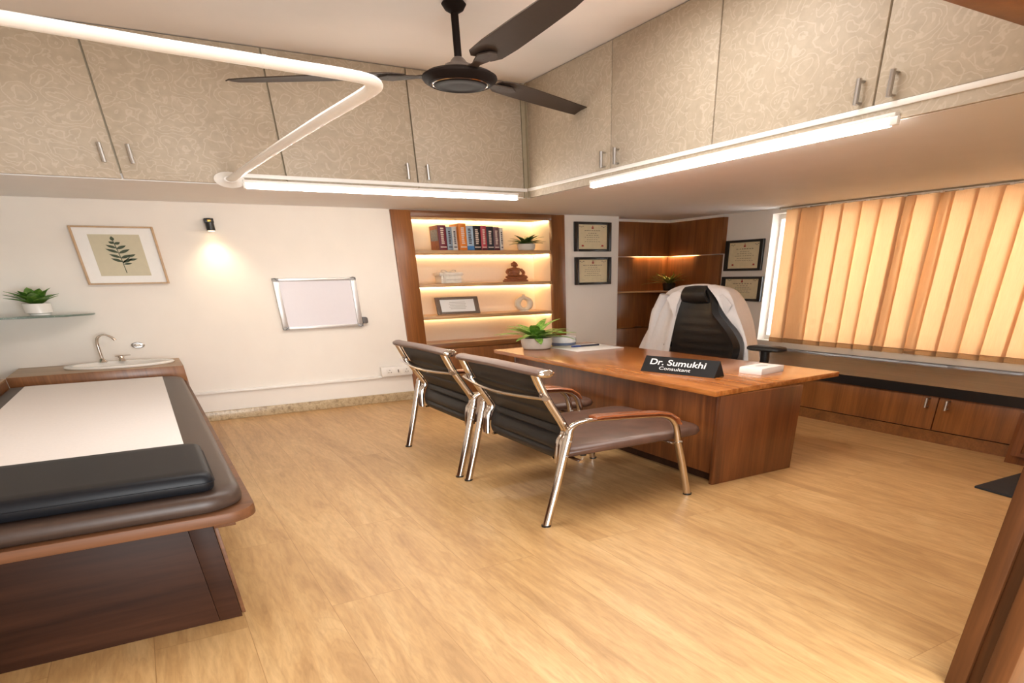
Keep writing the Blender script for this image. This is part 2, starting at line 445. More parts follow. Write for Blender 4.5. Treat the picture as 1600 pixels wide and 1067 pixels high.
struct('wall_front', b, WALL)
struct('ceiling', B().box(LX - .12, XL + .02, FY, YL + .02, ZC, ZC + .08), CEIL)
# the soffits are the plastered undersides of the lofts
struct('trim_1', B().box(LX, 5.5, YL + .03, 6.62, ZS, ZS + .03), SOFF)
struct('trim_2', B().box(XL + .03, 5.5, FY + .13, YL + .04, ZS, ZS + .03), SOFF)
struct('baseboard_back', B().box(LX, 2.0, YB - .022, YB, 0, .072, .004), STONE)
# window
wn = struct('window_1', B().box(XR + .10, XR + .13, 4.91, 4.93, .40, 1.46).box(XR + .10, XR + .13, 1.0, 1.1, .40, 1.46)
            .box(XR + .10, XR + .13, 1.1, 4.91, .40, .44).box(XR + .10, XR + .13, 1.1, 4.91, 1.42, 1.46)
            .box(XR + .10, XR + .13, 2.90, 2.96, .44, 1.42), TRIMW)
obj('window_pane', B().box(XR + .112, XR + .118, 1.1, 4.91, .44, 1.42), WGLASS, wn)
# door frame the photo is taken through
b = B()
b.box(1.62, 1.76, .600, .652, 0, 1.281, .004).box(1.632, 1.76, .558, .600, 0, 1.284, .003).box(1.600, 1.76, .500, .560, 0, 1.290, .004)
b.box(-.45, 1.76, .600, .652, 1.281, 1.40, .004).box(-.45, 1.76, .558, .600, 1.284, 1.40, .003).box(-.45, 1.76, .500, .560, 1.290, 1.42, .004)
b.box(-.50, -.41, .500, .652, 0, 1.30, .004)
struct('door_1', b, WJAMB)

# ------------------------------------------------------------------ lofts (overhead cabinets)
def bar_handle(parent, p0, p1, out, r=.011):
    p0 = Vector(p0); p1 = Vector(p1); o = Vector(out)
    b = B(); b.tube([p0 + o, p1 + o], r, 8)
    d = (p1 - p0) * .08
    b.tube([p0 + d, p0 + d + o], r * .9, 8); b.tube([p1 - d, p1 - d + o], r * .9, 8)
    return obj('handle', b, STEEL, parent)
ZD0, ZD1 = 1.556, ZC - .004
LOFTB = [(LX, .1163), (.1163, .994), (.994, 1.848), (1.848, 2.70)]
loft = thing('loft_cabinet', 'overhead loft cupboard with swirl patterned doors along the wall with the shelves', 'cabinet', (.7, YL, ZS))
obj('carcass', B().box(LX, 2.70, YL + .02, 6.60, ZS + .03, ZC), GREYT, loft)
HB = {0: .054, 1: .188, 2: 1.778, 3: 1.918}
for i, (x0, x1) in enumerate(LOFTB):
    d = obj('door', B().box(x0 + .005, x1 - (.005 if i < 3 else .035), YL, YL + .02, ZS + .004, ZD1, .002), LAM, loft)
    bar_handle(d, (HB[i], YL, 1.567), (HB[i], YL, 1.652), (0, -.03, 0))
obj('trim_strip', B().box(.70, 2.688, YL - .010, YL - .0005, 1.532, 1.552, .002), TRIMW, loft)
obj('corner_post', B().box(2.668, 2.697, YL - .004, YL + .02, ZS, ZC - .002), GREYT, loft)
loft2 = thing('loft_cabinet', 'overhead loft cupboard with swirl patterned doors above the window side', 'cabinet', (XL, 2.8, ZS))
obj('carcass', B().box(XL + .02, 5.5, FY + .14, YL + .018, ZS + .03, ZC), GREYT, loft2)
LOFTR = [(YL - .004, 3.882), (3.882, 2.986), (2.986, 2.063), (2.063, FY + .14)]
HR = {0: 3.943, 1: 3.80, 2: 2.125, 3: 1.978}
for i, (y1, y0) in enumerate(LOFTR):
    d = obj('door', B().box(XL, XL + .02, y0 + .005, y1 - (.005 if i else .03), ZD0, ZD1, .002), LAM, loft2)
    bar_handle(d, (XL, HR[i], 1.565), (XL, HR[i], 1.645), (-.03, 0, 0))
obj('trim_strip', B().box(XL - .008, XL + .02, FY + .14, YL - .01, 1.535, 1.554, .002), TRIMW, loft2)
obj('fascia', B().box(XL, XL + .02, FY + .14, YL - .002, ZS, 1.535), LAM, loft2)
obj('corner_post', B().box(XL - .004, XL + .02, YL - .032, YL - .002, ZS, ZC - .002), GREYT, loft2)
# LED battens
t = thing('led_tube_light', 'long glowing LED batten under the loft above the bookshelf', 'light', (1.67, YL - .02, 1.515))
obj('diffuser', B().box(.745, 2.585, YL - .034, YL - .006, 1.478, 1.504, .006), LED, t)
obj('housing', B().box(.735, 2.60, YL - .034, YL - .001, 1.5045, 1.520, .002), TRIMW, t)
obj('end_cap', B().box(2.585, 2.60, YL - .034, YL - .012, 1.477, 1.504, .003), TRIMW, t)
obj('end_cap', B().box(.730, .745, YL - .034, YL - .012, 1.477, 1.504, .003), TRIMW, t)
t = thing('led_tube_light', 'long glowing LED batten under the loft leading towards the window', 'light', (XL - .02, 2.98, 1.515))
obj('diffuser', B().box(XL - .034, XL - .006, 1.95, 4.05, 1.474, 1.500, .006), LED, t)
obj('housing', B().box(XL - .034, XL - .001, 1.93, 4.07, 1.5005, 1.514, .002), TRIMW, t)
obj('end_cap', B().box(XL - .034, XL - .012, 1.915, 1.95, 1.475, 1.502, .003), TRIMW, t)
obj('end_cap', B().box(XL - .034, XL - .012, 4.05, 4.07, 1.475, 1.502, .003), TRIMW, t)

# ------------------------------------------------------------------ curtain rail
t = thing('curtain_rail', 'white bent curtain rail fixed to the loft edge above the examination bed', 'rail', (.66, YL, 1.517))
path = [(.667, YL - .012, 1.517), (.70, 4.3, 1.516), (.74, 3.6, 1.516), (.784, 3.0, 1.516)] + \
       cr([(.818, 2.62, 1.516), (.822, 2.50, 1.516), (.785, 2.42, 1.516), (.70, 2.392, 1.516), (.58, 2.380, 1.516)], 5) + [(.23, 2.345, 1.516), (-.085, 2.295, 1.516), (LX + .002, 2.12, 1.516)]
obj('pipe', B().tube(path, .028, 16, cap=True), TRIMW, t)
obj('flange', B().lathe_dir([(.03, -.004), (.082, -.004), (.086, -.012), (.05, -.026), (.034, -.045)], (.665, YL, 1.517), (0, 1, 0), 28), TRIMW, t)
obj('joint_sleeve', B().tube([(.49, 2.371, 1.516), (.475, 2.370, 1.516)], .0292, 16), TRIMW, t)

# ------------------------------------------------------------------ ceiling fan
FX, FYC = 1.705, 3.80
t = thing('ceiling_fan', 'dark bronze three bladed ceiling fan hanging from the white ceiling', 'fan', (FX, FYC, ZC))
obj('canopy', B().lathe([(.0, ZC), (.05, ZC), (.06, ZC - .01), (.045, ZC - .03), (.02, ZC - .042), (0, ZC - .042)], FX, FYC), DKFAN, t)
obj('downrod', B().tube([(FX, FYC, ZC - .03), (FX, FYC, 1.925)], .019, 14), DKFAN, t)
obj('motor_cone', B().lathe([(0, 1.94), (.022, 1.94), (.035, 1.93), (.045, 1.918), (.07, 1.91), (.082, 1.892), (.105, 1.882), (.10, 1.865), (0, 1.865)], FX, FYC), DKFAN2, t)
obj('motor_housing', B().lathe([(0, 1.884), (.11, 1.884), (.165, 1.878), (.188, 1.866), (.19, 1.858), (.18, 1.846), (.163, 1.840), (.16, 1.836), (.15, 1.833), (.145, 1.836), (.135, 1.835), (.13, 1.829), (.112, 1.826), (.105, 1.829), (.06, 1.827), (0, 1.826)], FX, FYC, 56), DKFAN, t)
obj('motor_ring', B().lathe([(.136, 1.8345), (.139, 1.8325), (.142, 1.8345)], FX, FYC, 56), CHROME, t)
for a in (146, 23, 268):
    a = math.radians(a); d = Vector((math.cos(a), math.sin(a), 0)); s_ = Vector((-d.y, d.x, 0))
    rows = []
    for u, w, off in ((.28, .05, 0), (.34, .082, 0), (.5, .088, 0), (.8, .08, .0), (1.05, .070, 0), (1.17, .055, 0), (1.2, .03, 0)):
        c = Vector((FX, FYC, 1.882)) + d * u
        rows.append([tuple(c + s_ * (w * q) + Vector((0, 0, -.006 * q + .003 * (1 - q * q)))) for q in (-1, -.6, -.2, .2, .6, 1)])
    bl = obj('blade', B().grid(rows, .004), BLADE, t)
    br = B(); c = Vector((FX, FYC, 1.874))
    br.grid([[tuple(c + d * u + s_ * w * q) for q in (-1, 0, 1)] for u, w in ((.14, .035), (.22, .02), (.28, .035), (.36, .05), (.42, .02))], .005)
    for q in (.31, .37): br.blob(c + d * q + Vector((0, 0, -.002)), (.008, .008, .004), 8)
    obj('blade_bracket', br, BLADE, bl)

# ------------------------------------------------------------------ display shelf in the back wall
t = thing('display_shelf', 'teak framed display shelf lit by warm LED strips, built into the back wall', 'shelf', (2.86, YB, 0))
y0 = YB - .025
for xa, xb in ((2.00, 2.175), (3.565, 3.71)): obj('frame_stile', B().box(xa, xb, y0, YB + .03, .415, 1.493, .003), WCAB, t)
obj('frame_rail', B().box(2.175, 3.565, y0, YB + .03, 1.447, 1.493, .003), WFRX, t)
obj('sill_rail', B().box(2.175, 3.565, y0, YB + .06, .418, .462, .003), WFRX, t)
obj('base_panel', B().box(2.00, 3.71, y0 + .01, YB - .001, .0, .413, .003).box(2.07, 3.65, YB - .002, 6.5, .38, .455), WCAB, t)
obj('back_panel', B().box(2.07, 3.65, 6.50, 6.525, .455, 1.475), CREAM, t)
obj('side_panel', B().box(2.07, 2.16, YB + .032, 6.50, .455, 1.475), CREAM, t)
obj('side_panel', B().box(3.575, 3.65, YB + .032, 6.50, .455, 1.475), CREAM, t)
obj('top_panel', B().box(2.16, 3.575, YB + .032, 6.50, 1.452, 1.475), CREAM, t)
SH = [1.207, .950, .690]
for z in SH:
    obj('shelf', B().box(2.16, 3.575, YB + .002, 6.50, z - .028, z, .002), WSHF, t)
for z in (1.452, SH[0] - .028, SH[1] - .028, SH[2] - .028):
    obj('led_strip', B().box(2.17, 3.565, 6.478, 6.496, z - .008, z - .0005, .001), LEDN, t)
    obj('led_strip', B().box(3.555, 3.573, 6.18, 6.475, z - .008, z - .0005, .001), LEDN, t)

# books (spine edges from the photo)
ex = [2.447, 2.524, 2.580, 2.630, 2.7066, 2.7838, 2.862, 2.921, 2.994, 3.055, 3.092]
cols = [((112, 30, 48), 1.397, 'maroon', 'thick maroon book with brown picture cover, at the left end of the row'),
        ((140, 155, 170), 1.385, 'grey', 'slim grey blue book between the maroon and the white book'),
        ((206, 202, 196), 1.389, 'white', 'off white book left of the tall orange one'),
        ((224, 128, 34), 1.411, 'orange', 'tall bright orange book, the tallest of the row'),
        ((176, 200, 220), 1.397, 'blue', 'pale blue and white book right of the tall orange one'),
        ((36, 30, 34), 1.398, 'black', 'broad black book between the pale blue and the pink book'),
        ((190, 70, 80), 1.399, 'pink', 'dusty red pink book between two black books'),
        ((38, 36, 46), 1.394, 'dark', 'black book right of the dusty red pink one'),
        ((120, 84, 88), 1.390, 'mauve', 'thin mauve brown book second from the right end of the row'),
        ((222, 214, 204), 1.386, 'cream', 'thin cream book at the right end of the row')]
for i, (rgb, zt, nm, lab) in enumerate(cols):
    x0, x1 = ex[i] + .002, ex[i + 1] - .002
    z0 = SH[0]; yf = 6.20 - (.03 if i == 3 else random.uniform(-.012, .012)); yb = yf + .21
    t = thing('book', lab, 'book', ((x0 + x1) / 2, yf, z0), 'books standing on the top shelf')
    cm = plain('cloth_' + nm, rgb, .5, var=.08)
    cb = B().box(x0, x0 + .004, yf + .003, yb, z0, zt).box(x1 - .004, x1, yf + .003, yb, z0, zt)
    sp = []
    for k_ in range(5):
        a = k_ / 4; sp.append((x0 + (x1 - x0) * a, yf - .006 * math.sin(math.pi * a)))
    cb.prism(sp + [(x1, yf + .006), (x0, yf + .006)], z0, zt)
    obj('cover', cb, cm, t)
    obj('pages', B().box(x0 + .004, x1 - .004, yf + .006, yb - .008, z0 + .004, zt - .005), PAPER, t)
    light = sum(rgb) > 420
    ink = plain('ink_' + nm, (60, 50, 60) if light else (225, 205, 190), .6)
    pb = B(); xm = (x0 + x1) / 2; hw = (x1 - x0) * .22
    zz = z0 + .05
    while zz < zt - .03:
        h = random.uniform(.007, .012); pb.box(xm - hw, xm + hw * random.uniform(.5, 1), yf - .0075, yf - .006, zz, zz + h); zz += h + .005
    pb.box(x0 + .008, x1 - .008, yf - .0070, yf - .0045, z0 + .022, z0 + .030)
    obj('spine_lettering', pb, ink, t)
    if i == 0:
        pc = plain('cover_brown', (150, 88, 54), .5, var=.25, vs=40); pc2 = plain('cover_blue_grey', (126, 134, 146), .5, var=.3, vs=50)
        obj('cover_picture', B().box(x0 - .002, x0, yf + .008, yb - .004, z0 + .002, zt - .004), pc, t)
        obj('cover_picture', B().box(x0 - .003, x0 - .002, yf + .02, yb - .02, z0 + .075, zt - .03), pc2, t)
    if i == 4:
        obj('spine_band', B().box(x0 + .002, x1 - .002, yf - .0078, yf + .001, z0 + .002, z0 + .035), plain('band_blue', (70, 130, 190), .5), t)
    if i in (6, 8):
        obj('spine_band', B().box(x0 + .002, x1 - .002, yf - .0078, yf + .001, z0 + .002, z0 + .018), plain('band_dark%d' % i, (90, 26, 36), .5), t)

def plant(name, label, cx, cy, z0, r, h, potmat, leafm, n, Lr, Wr, el=(1.35, .5), droop=.9, group=None, saucer=False, fold=.25, potprof=None, seed=1, lim=None):
    random.seed(seed)
    t = thing(name, label, 'plant', (cx, cy, z0), group)
    prof = potprof or [(0, 0), (.62, 0), (.80, .06), (.92, .3), (1, 1), (.93, 1), (.90, .86), (0, .86)]
    if saucer: prof = [(0, 0), (.66, 0), (.72, .05), (.70, .14), (.82, .20), (.98, .24), (1, .9), (1.02, 1), (.94, 1), (.92, .88), (0, .88)]
    obj('pot', B().lathe([(a * r, z0 + c * h) for a, c in prof], cx, cy, 36), potmat, t)
    obj('soil', B().lathe([(0, z0 + h * .91), (r * .5, z0 + h * .915), (r * .9, z0 + h * .885)], cx, cy, 24), SOIL, t)
    b = B()
    for i in range(n):
        u = i / n
        az = i * 2.39996 + random.uniform(-.25, .25)
        e0 = el[0] + (el[1] - el[0]) * u + random.uniform(-.12, .12)
        L = random.uniform(*Lr); w = random.uniform(*Wr)
        b.leaf((cx + math.cos(az) * r * .15, cy + math.sin(az) * r * .15, z0 + h * .88), az, L, w, e0, e0 - droop * random.uniform(.7, 1.3), 8, fold)
    if lim:
        for v in b.bm.verts:
            for q in range(3): v.co[q] = min(v.co[q], lim[q])
    obj('foliage', b, leafm, t)
    random.seed(seed + 100)
    return t
plant('potted_plant', 'small bushy green plant in a white pot on the top display shelf', 3.36, 6.25, SH[0], .092, .055, POTM, LEAF2, 38, (.14, .23), (.020, .030), (1.5, .3), .9, seed=3, lim=(3.55, 6.46, 1.43))
# white ribboned box
t = thing('gift_box', 'white ribboned gift box on the second display shelf', 'box', (2.525, 6.27, SH[1]))
WB = plain('gift_box_white', (232, 224, 210), .55)
WR = plain('ribbon_cream', (214, 204, 190), .45)
obj('body', B().box(2.43, 2.63, 6.20, 6.36, SH[1], SH[1] + .062, .004), WB, t)
obj('lid', B().box(2.415, 2.645, 6.19, 6.37, SH[1] + .060, SH[1] + .086, .004), WB, t)
b = B().box(2.42, 2.64, 6.187, 6.192, SH[1] + .028, SH[1] + .034).box(2.41, 2.65, 6.186, 6.19, SH[1] + .069, SH[1] + .074).box(2.45, 2.47, 6.186, 6.372, SH[1] + .001, SH[1] + .0885)
for sgn in (-1, 1):
    b.tube(cr([(2.53, 6.26, SH[1] + .086), (2.53 + sgn * .05, 6.25, SH[1] + .106), (2.53 + sgn * .07, 6.26, SH[1] + .094), (2.53, 6.26, SH[1] + .087)], 5), .006, 6)
obj('ribbon', b, WR, t)
# seated statue
z = SH[1]
t = thing('statue', 'carved brown wooden seated statue on the second display shelf', 'statue', (3.235, 6.27, z))
obj('plinth', B().lathe([(0, z), (.135, z), (.138, z + .012), (.12, z + .018), (.122, z + .026), (0, z + .026)], 3.235, 6.27, 32, 1, .6), STAT, t)
b = B()
b.blob((3.235, 6.28, z + .085), (.052, .045, .036)); b.blob((3.235, 6.28, z + .105), (.068, .042, .018))
b.blob((3.235, 6.275, z + .062), (.046, .04, .03))
for sg in (-1, 1):
    b.tube([(3.235 + sg * .02, 6.29, z + .04), (3.235 + sg * .075, 6.25, z + .042), (3.235 + sg * .105, 6.235, z + .038)], [.034, .036, .026], 12)
    b.tube([(3.235 + sg * .10, 6.235, z + .036), (3.235 + sg * .03, 6.205, z + .034), (3.235 - sg * .03, 6.20, z + .036)], [.024, .022, .014], 12)
    b.tube(cr([(3.235 + sg * .062, 6.28, z + .108), (3.235 + sg * .088, 6.265, z + .08), (3.235 + sg * .07, 6.24, z + .058), (3.235 + sg * .02, 6.215, z + .052)], 4), [.02] * 5 + [.017] * 4 + [.014] * 3 + [.012], 10)
obj('body', b, STAT, t, 60)
b = B(); b.tube([(3.235, 6.28, z + .11), (3.235, 6.278, z + .13)], .02, 12); b.blob((3.235, 6.272, z + .142), (.03, .032, .0185)); b.blob((3.235, 6.28, z + .162), (.016, .016, .009))
b.blob((3.235, 6.284, z + .148), (.034, .03, .016))
for sg in (-1, 1): b.blob((3.235 + sg * .031, 6.276, z + .138), (.006, .01, .01), 8)
b.blob((3.235, 6.238, z + .141), (.005, .008, .004), 8)
obj('head', b, STAT, t, 60)
# framed certificate standing
z = SH[2]
t = thing('photo_frame', 'grey brown framed certificate standing on the third display shelf', 'frame', (2.60, 6.27, z))
def tilt_frame(b, x0, x1, yb, z0, z1, dy, w, wz, th):
    rows = [[(x0, yb, z0), (x1, yb, z0)], [(x0, yb + dy, z1), (x1, yb + dy, z1)]]
ang = math.radians(-14)
def tilted(x0, x1, h0, h1, d0, d1, bev=0):
    """box in the plane of the leaning frame; h along its height, d along its normal"""
    bb = B().box(x0, x1, d0, d1, h0, h1, bev)
    for v in bb.bm.verts:
        y, h = v.co.y, v.co.z; v.co.y = 6.25 + y + h * .35; v.co.z = z + h - y * .12 + .004
    return bb
b = B()
for q in ((2.38, 2.425, 0, .142), (2.775, 2.82, 0, .142), (2.425, 2.775, 0, .02), (2.425, 2.775, .122, .142)):
    bb = tilted(q[0], q[1], q[2], q[3], 0, .02, .003); b.merge(bb.bm)
obj('frame', b, FRAMEG, t)
obj('paper', tilted(2.425, 2.775, .02, .122, .010, .016), PAPER, t)
b = B()
for k_ in range(5):
    bb = tilted(2.52 - .01 * (k_ % 2), 2.68 + .01 * (k_ % 2), .045 + .013 * k_, .047 + .013 * k_, .008, .0105); b.merge(bb.bm)
obj('print', b, INK, t)
# ring vase
t_ = B(); cz = z + .066
ring = [(3.32 + .072 * math.cos(a), 6.28, cz + .072 / K * 1.55 * math.sin(a)) for a in [2 * math.pi * i / 36 for i in range(37)]]
t_.tube(ring, .034, 14)
t_.tube([(3.32, 6.28, cz + .058), (3.32, 6.28, cz + .078), (3.32, 6.28, cz + .082)], [.018, .013, .018], 12)
t_.lathe([(0, z), (.05, z), (.045, z + .012), (0, z + .014)], 3.32, 6.28, 20)
single('ring_vase', t_, plain('matte_cream_ceramic', (226, 214, 192), .7), 'cream ring shaped vase on the third display shelf', 'vase', (3.32, 6.28, z))

# ------------------------------------------------------------------ corner wood panelling with lit niche
t = thing('corner_cabinet', 'tall teak corner cabinet panelling with a small lit alcove behind the office chair', 'cabinet', (5.0, 6.4, 0))
for (z0, z1) in ((0, .457), (.461, .826), (.83, 1.155)):
    obj('back_panel', B().box(4.375, 5.298, 6.40, 6.438, z0, z1, .002), WCAB, t)
    obj('side_panel', B().box(5.262, 5.298, 5.54, 6.398, z0, z1, .002), WCAB, t)
obj('upper_door', B().box(4.375, 5.298, 6.375, 6.384, 1.162, 1.474, .001), WCAB, t)
obj('upper_door', B().box(5.240, 5.249, 5.518, 6.373, 1.162, 1.474, .001).box(5.249, 5.298, 5.518, 5.528, 1.162, 1.474), WCAB, t)
obj('top_trim', B().box(4.375, 5.298, 6.37, 6.438, 1.476, 1.4965).box(5.24, 5.298, 5.518, 6.37, 1.476, 1.4965), TRIMW, t)
obj('led_strip', B().box(4.80, 5.24, 6.387, 6.397, 1.166, 1.174, .001), LEDC, t)
obj('led_strip', B().box(5.251, 5.260, 5.95, 6.37, 1.166, 1.174, .001), LEDC, t)
obj('shelf', B().prism([(4.38, 6.399), (4.38, 6.34), (4.9, 6.31), (5.02, 6.22), (5.12, 6.05), (5.15, 5.9), (5.261, 5.9), (5.261, 6.399)], .815, .83, .002), WSHF, t)
obj('handle', B().tube([(4.82, 6.385, .47), (4.90, 6.385, .47)], .006, 8).tube([(4.83, 6.385, .47), (4.83, 6.401, .47)], .005, 8).tube([(4.89, 6.385, .47), (4.89, 6.401, .47)], .005, 8), STEEL, t)
plant('potted_plant', 'spiky yellow green plant in a black pot on the corner shelf', 5.175, 6.24, .83, .076, .072, BLACKP, LEAF4, 44, (.20, .34), (.009, .014), (1.5, .4), .9, seed=5, lim=(5.235, 6.365, 9),
      potprof=[(0, 0), (.8, 0), (.82, .05), (1, 1), (.92, 1), (.9, .88), (0, .88)])

# ------------------------------------------------------------------ certificates
def cert(label, axis, a0, a1, z0, z1, wall, seed, w=.045):
    """frame on the back wall (axis X) or the right wall (axis Y)"""
    random.seed(seed)
    def bx(bb, p0, p1, q0, q1, d0, d1, bev=0):
        if axis == 'X': bb.box(p0, p1, wall - d1, wall - d0, q0, q1, bev)
        else: bb.box(wall - d1, wall - d0, p0, p1, q0, q1, bev)
    wz = w / 1.55
    c = ((a0 + a1) / 2, wall, z0) if axis == 'X' else (wall, (a0 + a1) / 2, z0)
    t = thing('certificate_frame', label, 'certificate', c, 'black framed certificates on the walls')
    b = B()
    bx(b, a0, a0 + w, z0, z1, .002, .03, .003); bx(b, a1 - w, a1, z0, z1, .002, .03, .003)
    bx(b, a0 + w, a1 - w, z0, z0 + wz * .7, .002, .03, .003); bx(b, a0 + w, a1 - w, z1 - wz * .7, z1, .002, .03, .003)
    obj('frame', b, FRAMEB, t)
    b = B(); bx(b, a0 + w, a1 - w, z0 + wz * .7, z1 - wz * .7, .002, .012); obj('paper', b, CERTP, t)
    am = (a0 + a1) / 2; W_ = (a1 - a0) - 2 * w; H_ = z1 - z0
    b = B()
    for (zz, f) in ((.70, .62), (.62, .34), (.55, .5), (.48, .62), (.40, .44), (.33, .56)):
        f *= random.uniform(.85, 1.1)
        n = int(f * 14)
        for k_ in range(n):
            u0 = am - W_ * f / 2 + W_ * f * k_ / n; u1 = u0 + W_ * f / n * random.uniform(.5, .85)
            bx(b, u0, u1, z0 + H_ * zz, z0 + H_ * zz + (.006 if zz in (.70,) else .0035), .012, .0128)
    for sg in (-1, 1):
        bx(b, am + sg * W_ * .33 - .02, am + sg * W_ * .33 + .02, z0 + H_ * .17, z0 + H_ * .175, .012, .0128)
        for (dx, dz) in ((0, 0), (.02, .006), (-.02, .006)):
            bx(b, am + sg * W_ * .38 + dx - .008, am + sg * W_ * .38 + dx + .008, z0 + H_ * .82 + dz, z0 + H_ * .83 + dz + .003, .012, .0128)
    obj('print', b, INK, t)
    b = B()
    def disc(a, zz, r):
        pl = [(a + r * math.cos(q * math.pi / 6), zz + r / 1.7 * math.sin(q * math.pi / 6)) for q in range(12)]
        if axis == 'X': b.prism(pl, wall - .0135, wall - .012, axis='Y')
        else: b.prism(pl, wall - .0135, wall - .012, axis='X')
    disc(am, z0 + H_ * .80, .014); disc(am, z0 + H_ * .86, .008)
    if seed % 2: disc(am - W_ * .34, z0 + H_ * .2, .014); disc(am + W_ * .34, z0 + H_ * .2, .014)
    obj('emblem', b, REDM, t)
cert('upper of two black framed certificates between the shelf and the corner cabinet', 'X', 3.824, 4.263, 1.198, 1.443, YB, 1)
cert('lower of two black framed certificates between the shelf and the corner cabinet', 'X', 3.828, 4.268, .910, 1.149, YB, 2)
cert('upper of two black framed certificates beside the window blinds', 'Y', 4.982, 5.495, 1.008, 1.270, XR, 3)
cert('lower of two black framed certificates beside the window blinds', 'Y', 4.942, 5.505, .742, .957, XR, 4)

# ------------------------------------------------------------------ window blinds
XB = 5.262
t = thing('vertical_blind', 'orange vertical blind with broad fabric slats covering the window', 'blind', (XB, 3.0, .4))
edges = [4.745, 4.585, 4.343, 4.145, 3.958, 3.789, 3.595, 3.495, 3.305, 3.207, 3.028, 2.850, 2.690, 2.515, 2.34, 2.165, 1.99, 1.815, 1.64, 1.465, 1.29, 1.115]
wide = {1: .235, 5: .21, 7: .20}
for i, (a, c) in enumerate(zip(edges, edges[1:])):
    ov = .030
    xo = .006 * math.sin(i * 1.7)
    skew = .022
    rows = []
    for zz in (1.478, 1.2, .9, .6, .43):
        bow = .004 * math.sin(i * 2.1 + zz * 3)
        rows.append([(XB + xo - skew * (u - .5) + bow * u, a - (a - c + ov) * u, zz) for u in (0, .25, .5, .75, 1)])
    sl = obj('slat', B().grid(rows, .0018), SLAT, t)
    bb = B().grid([[(XB + xo - skew * (u - .5) - .003 * q, a - (a - c + ov) * u, .434 - .033 * v_) for u in (0, .5, 1)] for q, v_ in ((0, 0), (1, .1), (1, .9), (0, 1))], .004)
    obj('weight_pocket', bb, POCKET, sl)
    if i in (1, 6, 8):
        obj('slat', B().grid([[(XB + .016 + xo + .004 * u, a + .01 - (a - c + .0) * u, zz) for u in (0, .5, 1)] for zz in (1.478, .9, .405)], .003), SLAT2, t)
    hk = B().box(XB - .045, XB - .030, (a + c) / 2 - .014, (a + c) / 2 + .014, 1.473, 1.486, .003)
    obj('hanger_clip', hk, TRIMW, t)
obj('head_rail', B().box(XB - .03, XB + .03, 1.0, 4.80, 1.479, 1.4965, .002), plain('rail_beige', (176, 160, 134), .4), t)
obj('track', B().box(XB - .037, XB - .0305, 1.0, 4.78, 1.480, 1.487, .001), TRIMW, t)
b = B()
for i in range(len(edges) - 2):
    a = edges[i] - .02; c = edges[i + 1] - .02
    b.tube([(XB - .012, a + (c - a) * u, .425 - .010 * math.sin(math.pi * u)) for u in (0, .25, .5, .75, 1)], .0018, 5)
obj('link_chain', b, plain('chain_beige', (206, 182, 144), .5), t)

# ------------------------------------------------------------------ low cabinet under the window
BZ = .345
t = thing('low_cabinet', 'long low teak cabinet under the window blinds', 'cabinet', (4.75, 3.5, 0))
obj('plinth', B().box(4.25, XR - .002, 1.78, 5.53, 0, .072), WFRX, t)
obj('carcass', B().box(4.262, XR - .002, 1.78, 5.53, .074, .285), WPAN, t)
for (y0, y1, hy) in ((1.785, 2.318, 2.25), (2.326, 4.2, 2.385), (4.206, 5.525, None)):
    d = obj('door', B().box(4.245, 4.26, y0, y1, .078, .284, .002), WCAB, t)
    if hy: bar_handle(d, (4.245, hy, .213), (4.245, hy, .272), (-.03, 0, 0), .009)
single('worktop', B().box(4.225, XR - .001, .80, 5.535, .286, BZ), BTOP, 'dark glossy countertop running under the window', 'countertop', (4.75, 3.2, .286))
bpy.data.objects['worktop'].data.materials.append(BEDGE)
for p in bpy.data.objects['worktop'].data.polygons:
    if p.normal.x < -.5: p.material_index = 1
t = thing('end_cabinet', 'teak end cabinet at the right end of the low window cabinet', 'cabinet', (4.7, 1.3, 0))
obj('carcass', B().box(4.13, XR - .002, .80, 1.772, 0, .284, .002), WPAN, t)
d = obj('door', B().box(4.112, 4.129, .90, 1.74, .05, .278, .002), WCAB, t)
obj('door_frame', B().box(4.106, 4.112, .90, .95, .05, .278).box(4.106, 4.112, 1.69, 1.74, .05, .278).box(4.106, 4.112, .95, 1.69, .05, .072).box(4.106, 4.112, .95, 1.69, .256, .278), WPAN, d)
single('floor_mat', B().prism([(3.487, 1.592), (4.09, 1.576), (4.09, .9), (3.40, .9)], 0.0, .012, .003), MATB, 'black rubber floor mat lying near the door frame', 'mat', (3.8, 1.25, 0))

# ------------------------------------------------------------------ desk
DZ = .484
t = thing('office_desk', 'large teak office desk with glossy top in the middle of the room', 'desk', (2.85, 3.7, 0))
obj('desktop', B().prism([(2.345, 2.41), (3.415, 2.50), (3.31, 5.09), (2.36, 5.03)], DZ - .026, DZ, .003), WDESK, t)
obj('end_panel', B().box(2.385, 3.005, 2.412, 2.44, 0, DZ - .027, .002), WPAN, t)
obj('end_panel', B().box(2.40, 3.005, 4.72, 4.75, 0, DZ - .027, .002), WPAN, t)
obj('front_panel', B().box(2.405, 2.43, 2.441, 4.719, .05, DZ - .027, .001), WPAN, t)
obj('plinth', B().box(2.44, 2.47, 2.441, 4.719, 0, .05), WBED, t)
obj('drawer_pedestal', B().box(2.55, 3.0, 4.2, 4.715, .02, DZ - .03, .002), WPAN, t)

plant('potted_plant', 'bright green leafy plant in a cream pot on the desk corner', 2.68, 4.88, DZ, .128, .082, POTM, LEAF3, 30, (.24, .40), (.026, .046), (1.45, .38), 1.15, seed=11, fold=.2,
      potprof=[(0, 0), (.78, 0), (.88, .05), (.95, .2), (1, .6), (1, 1), (.94, 1), (.92, .88), (0, .88)])
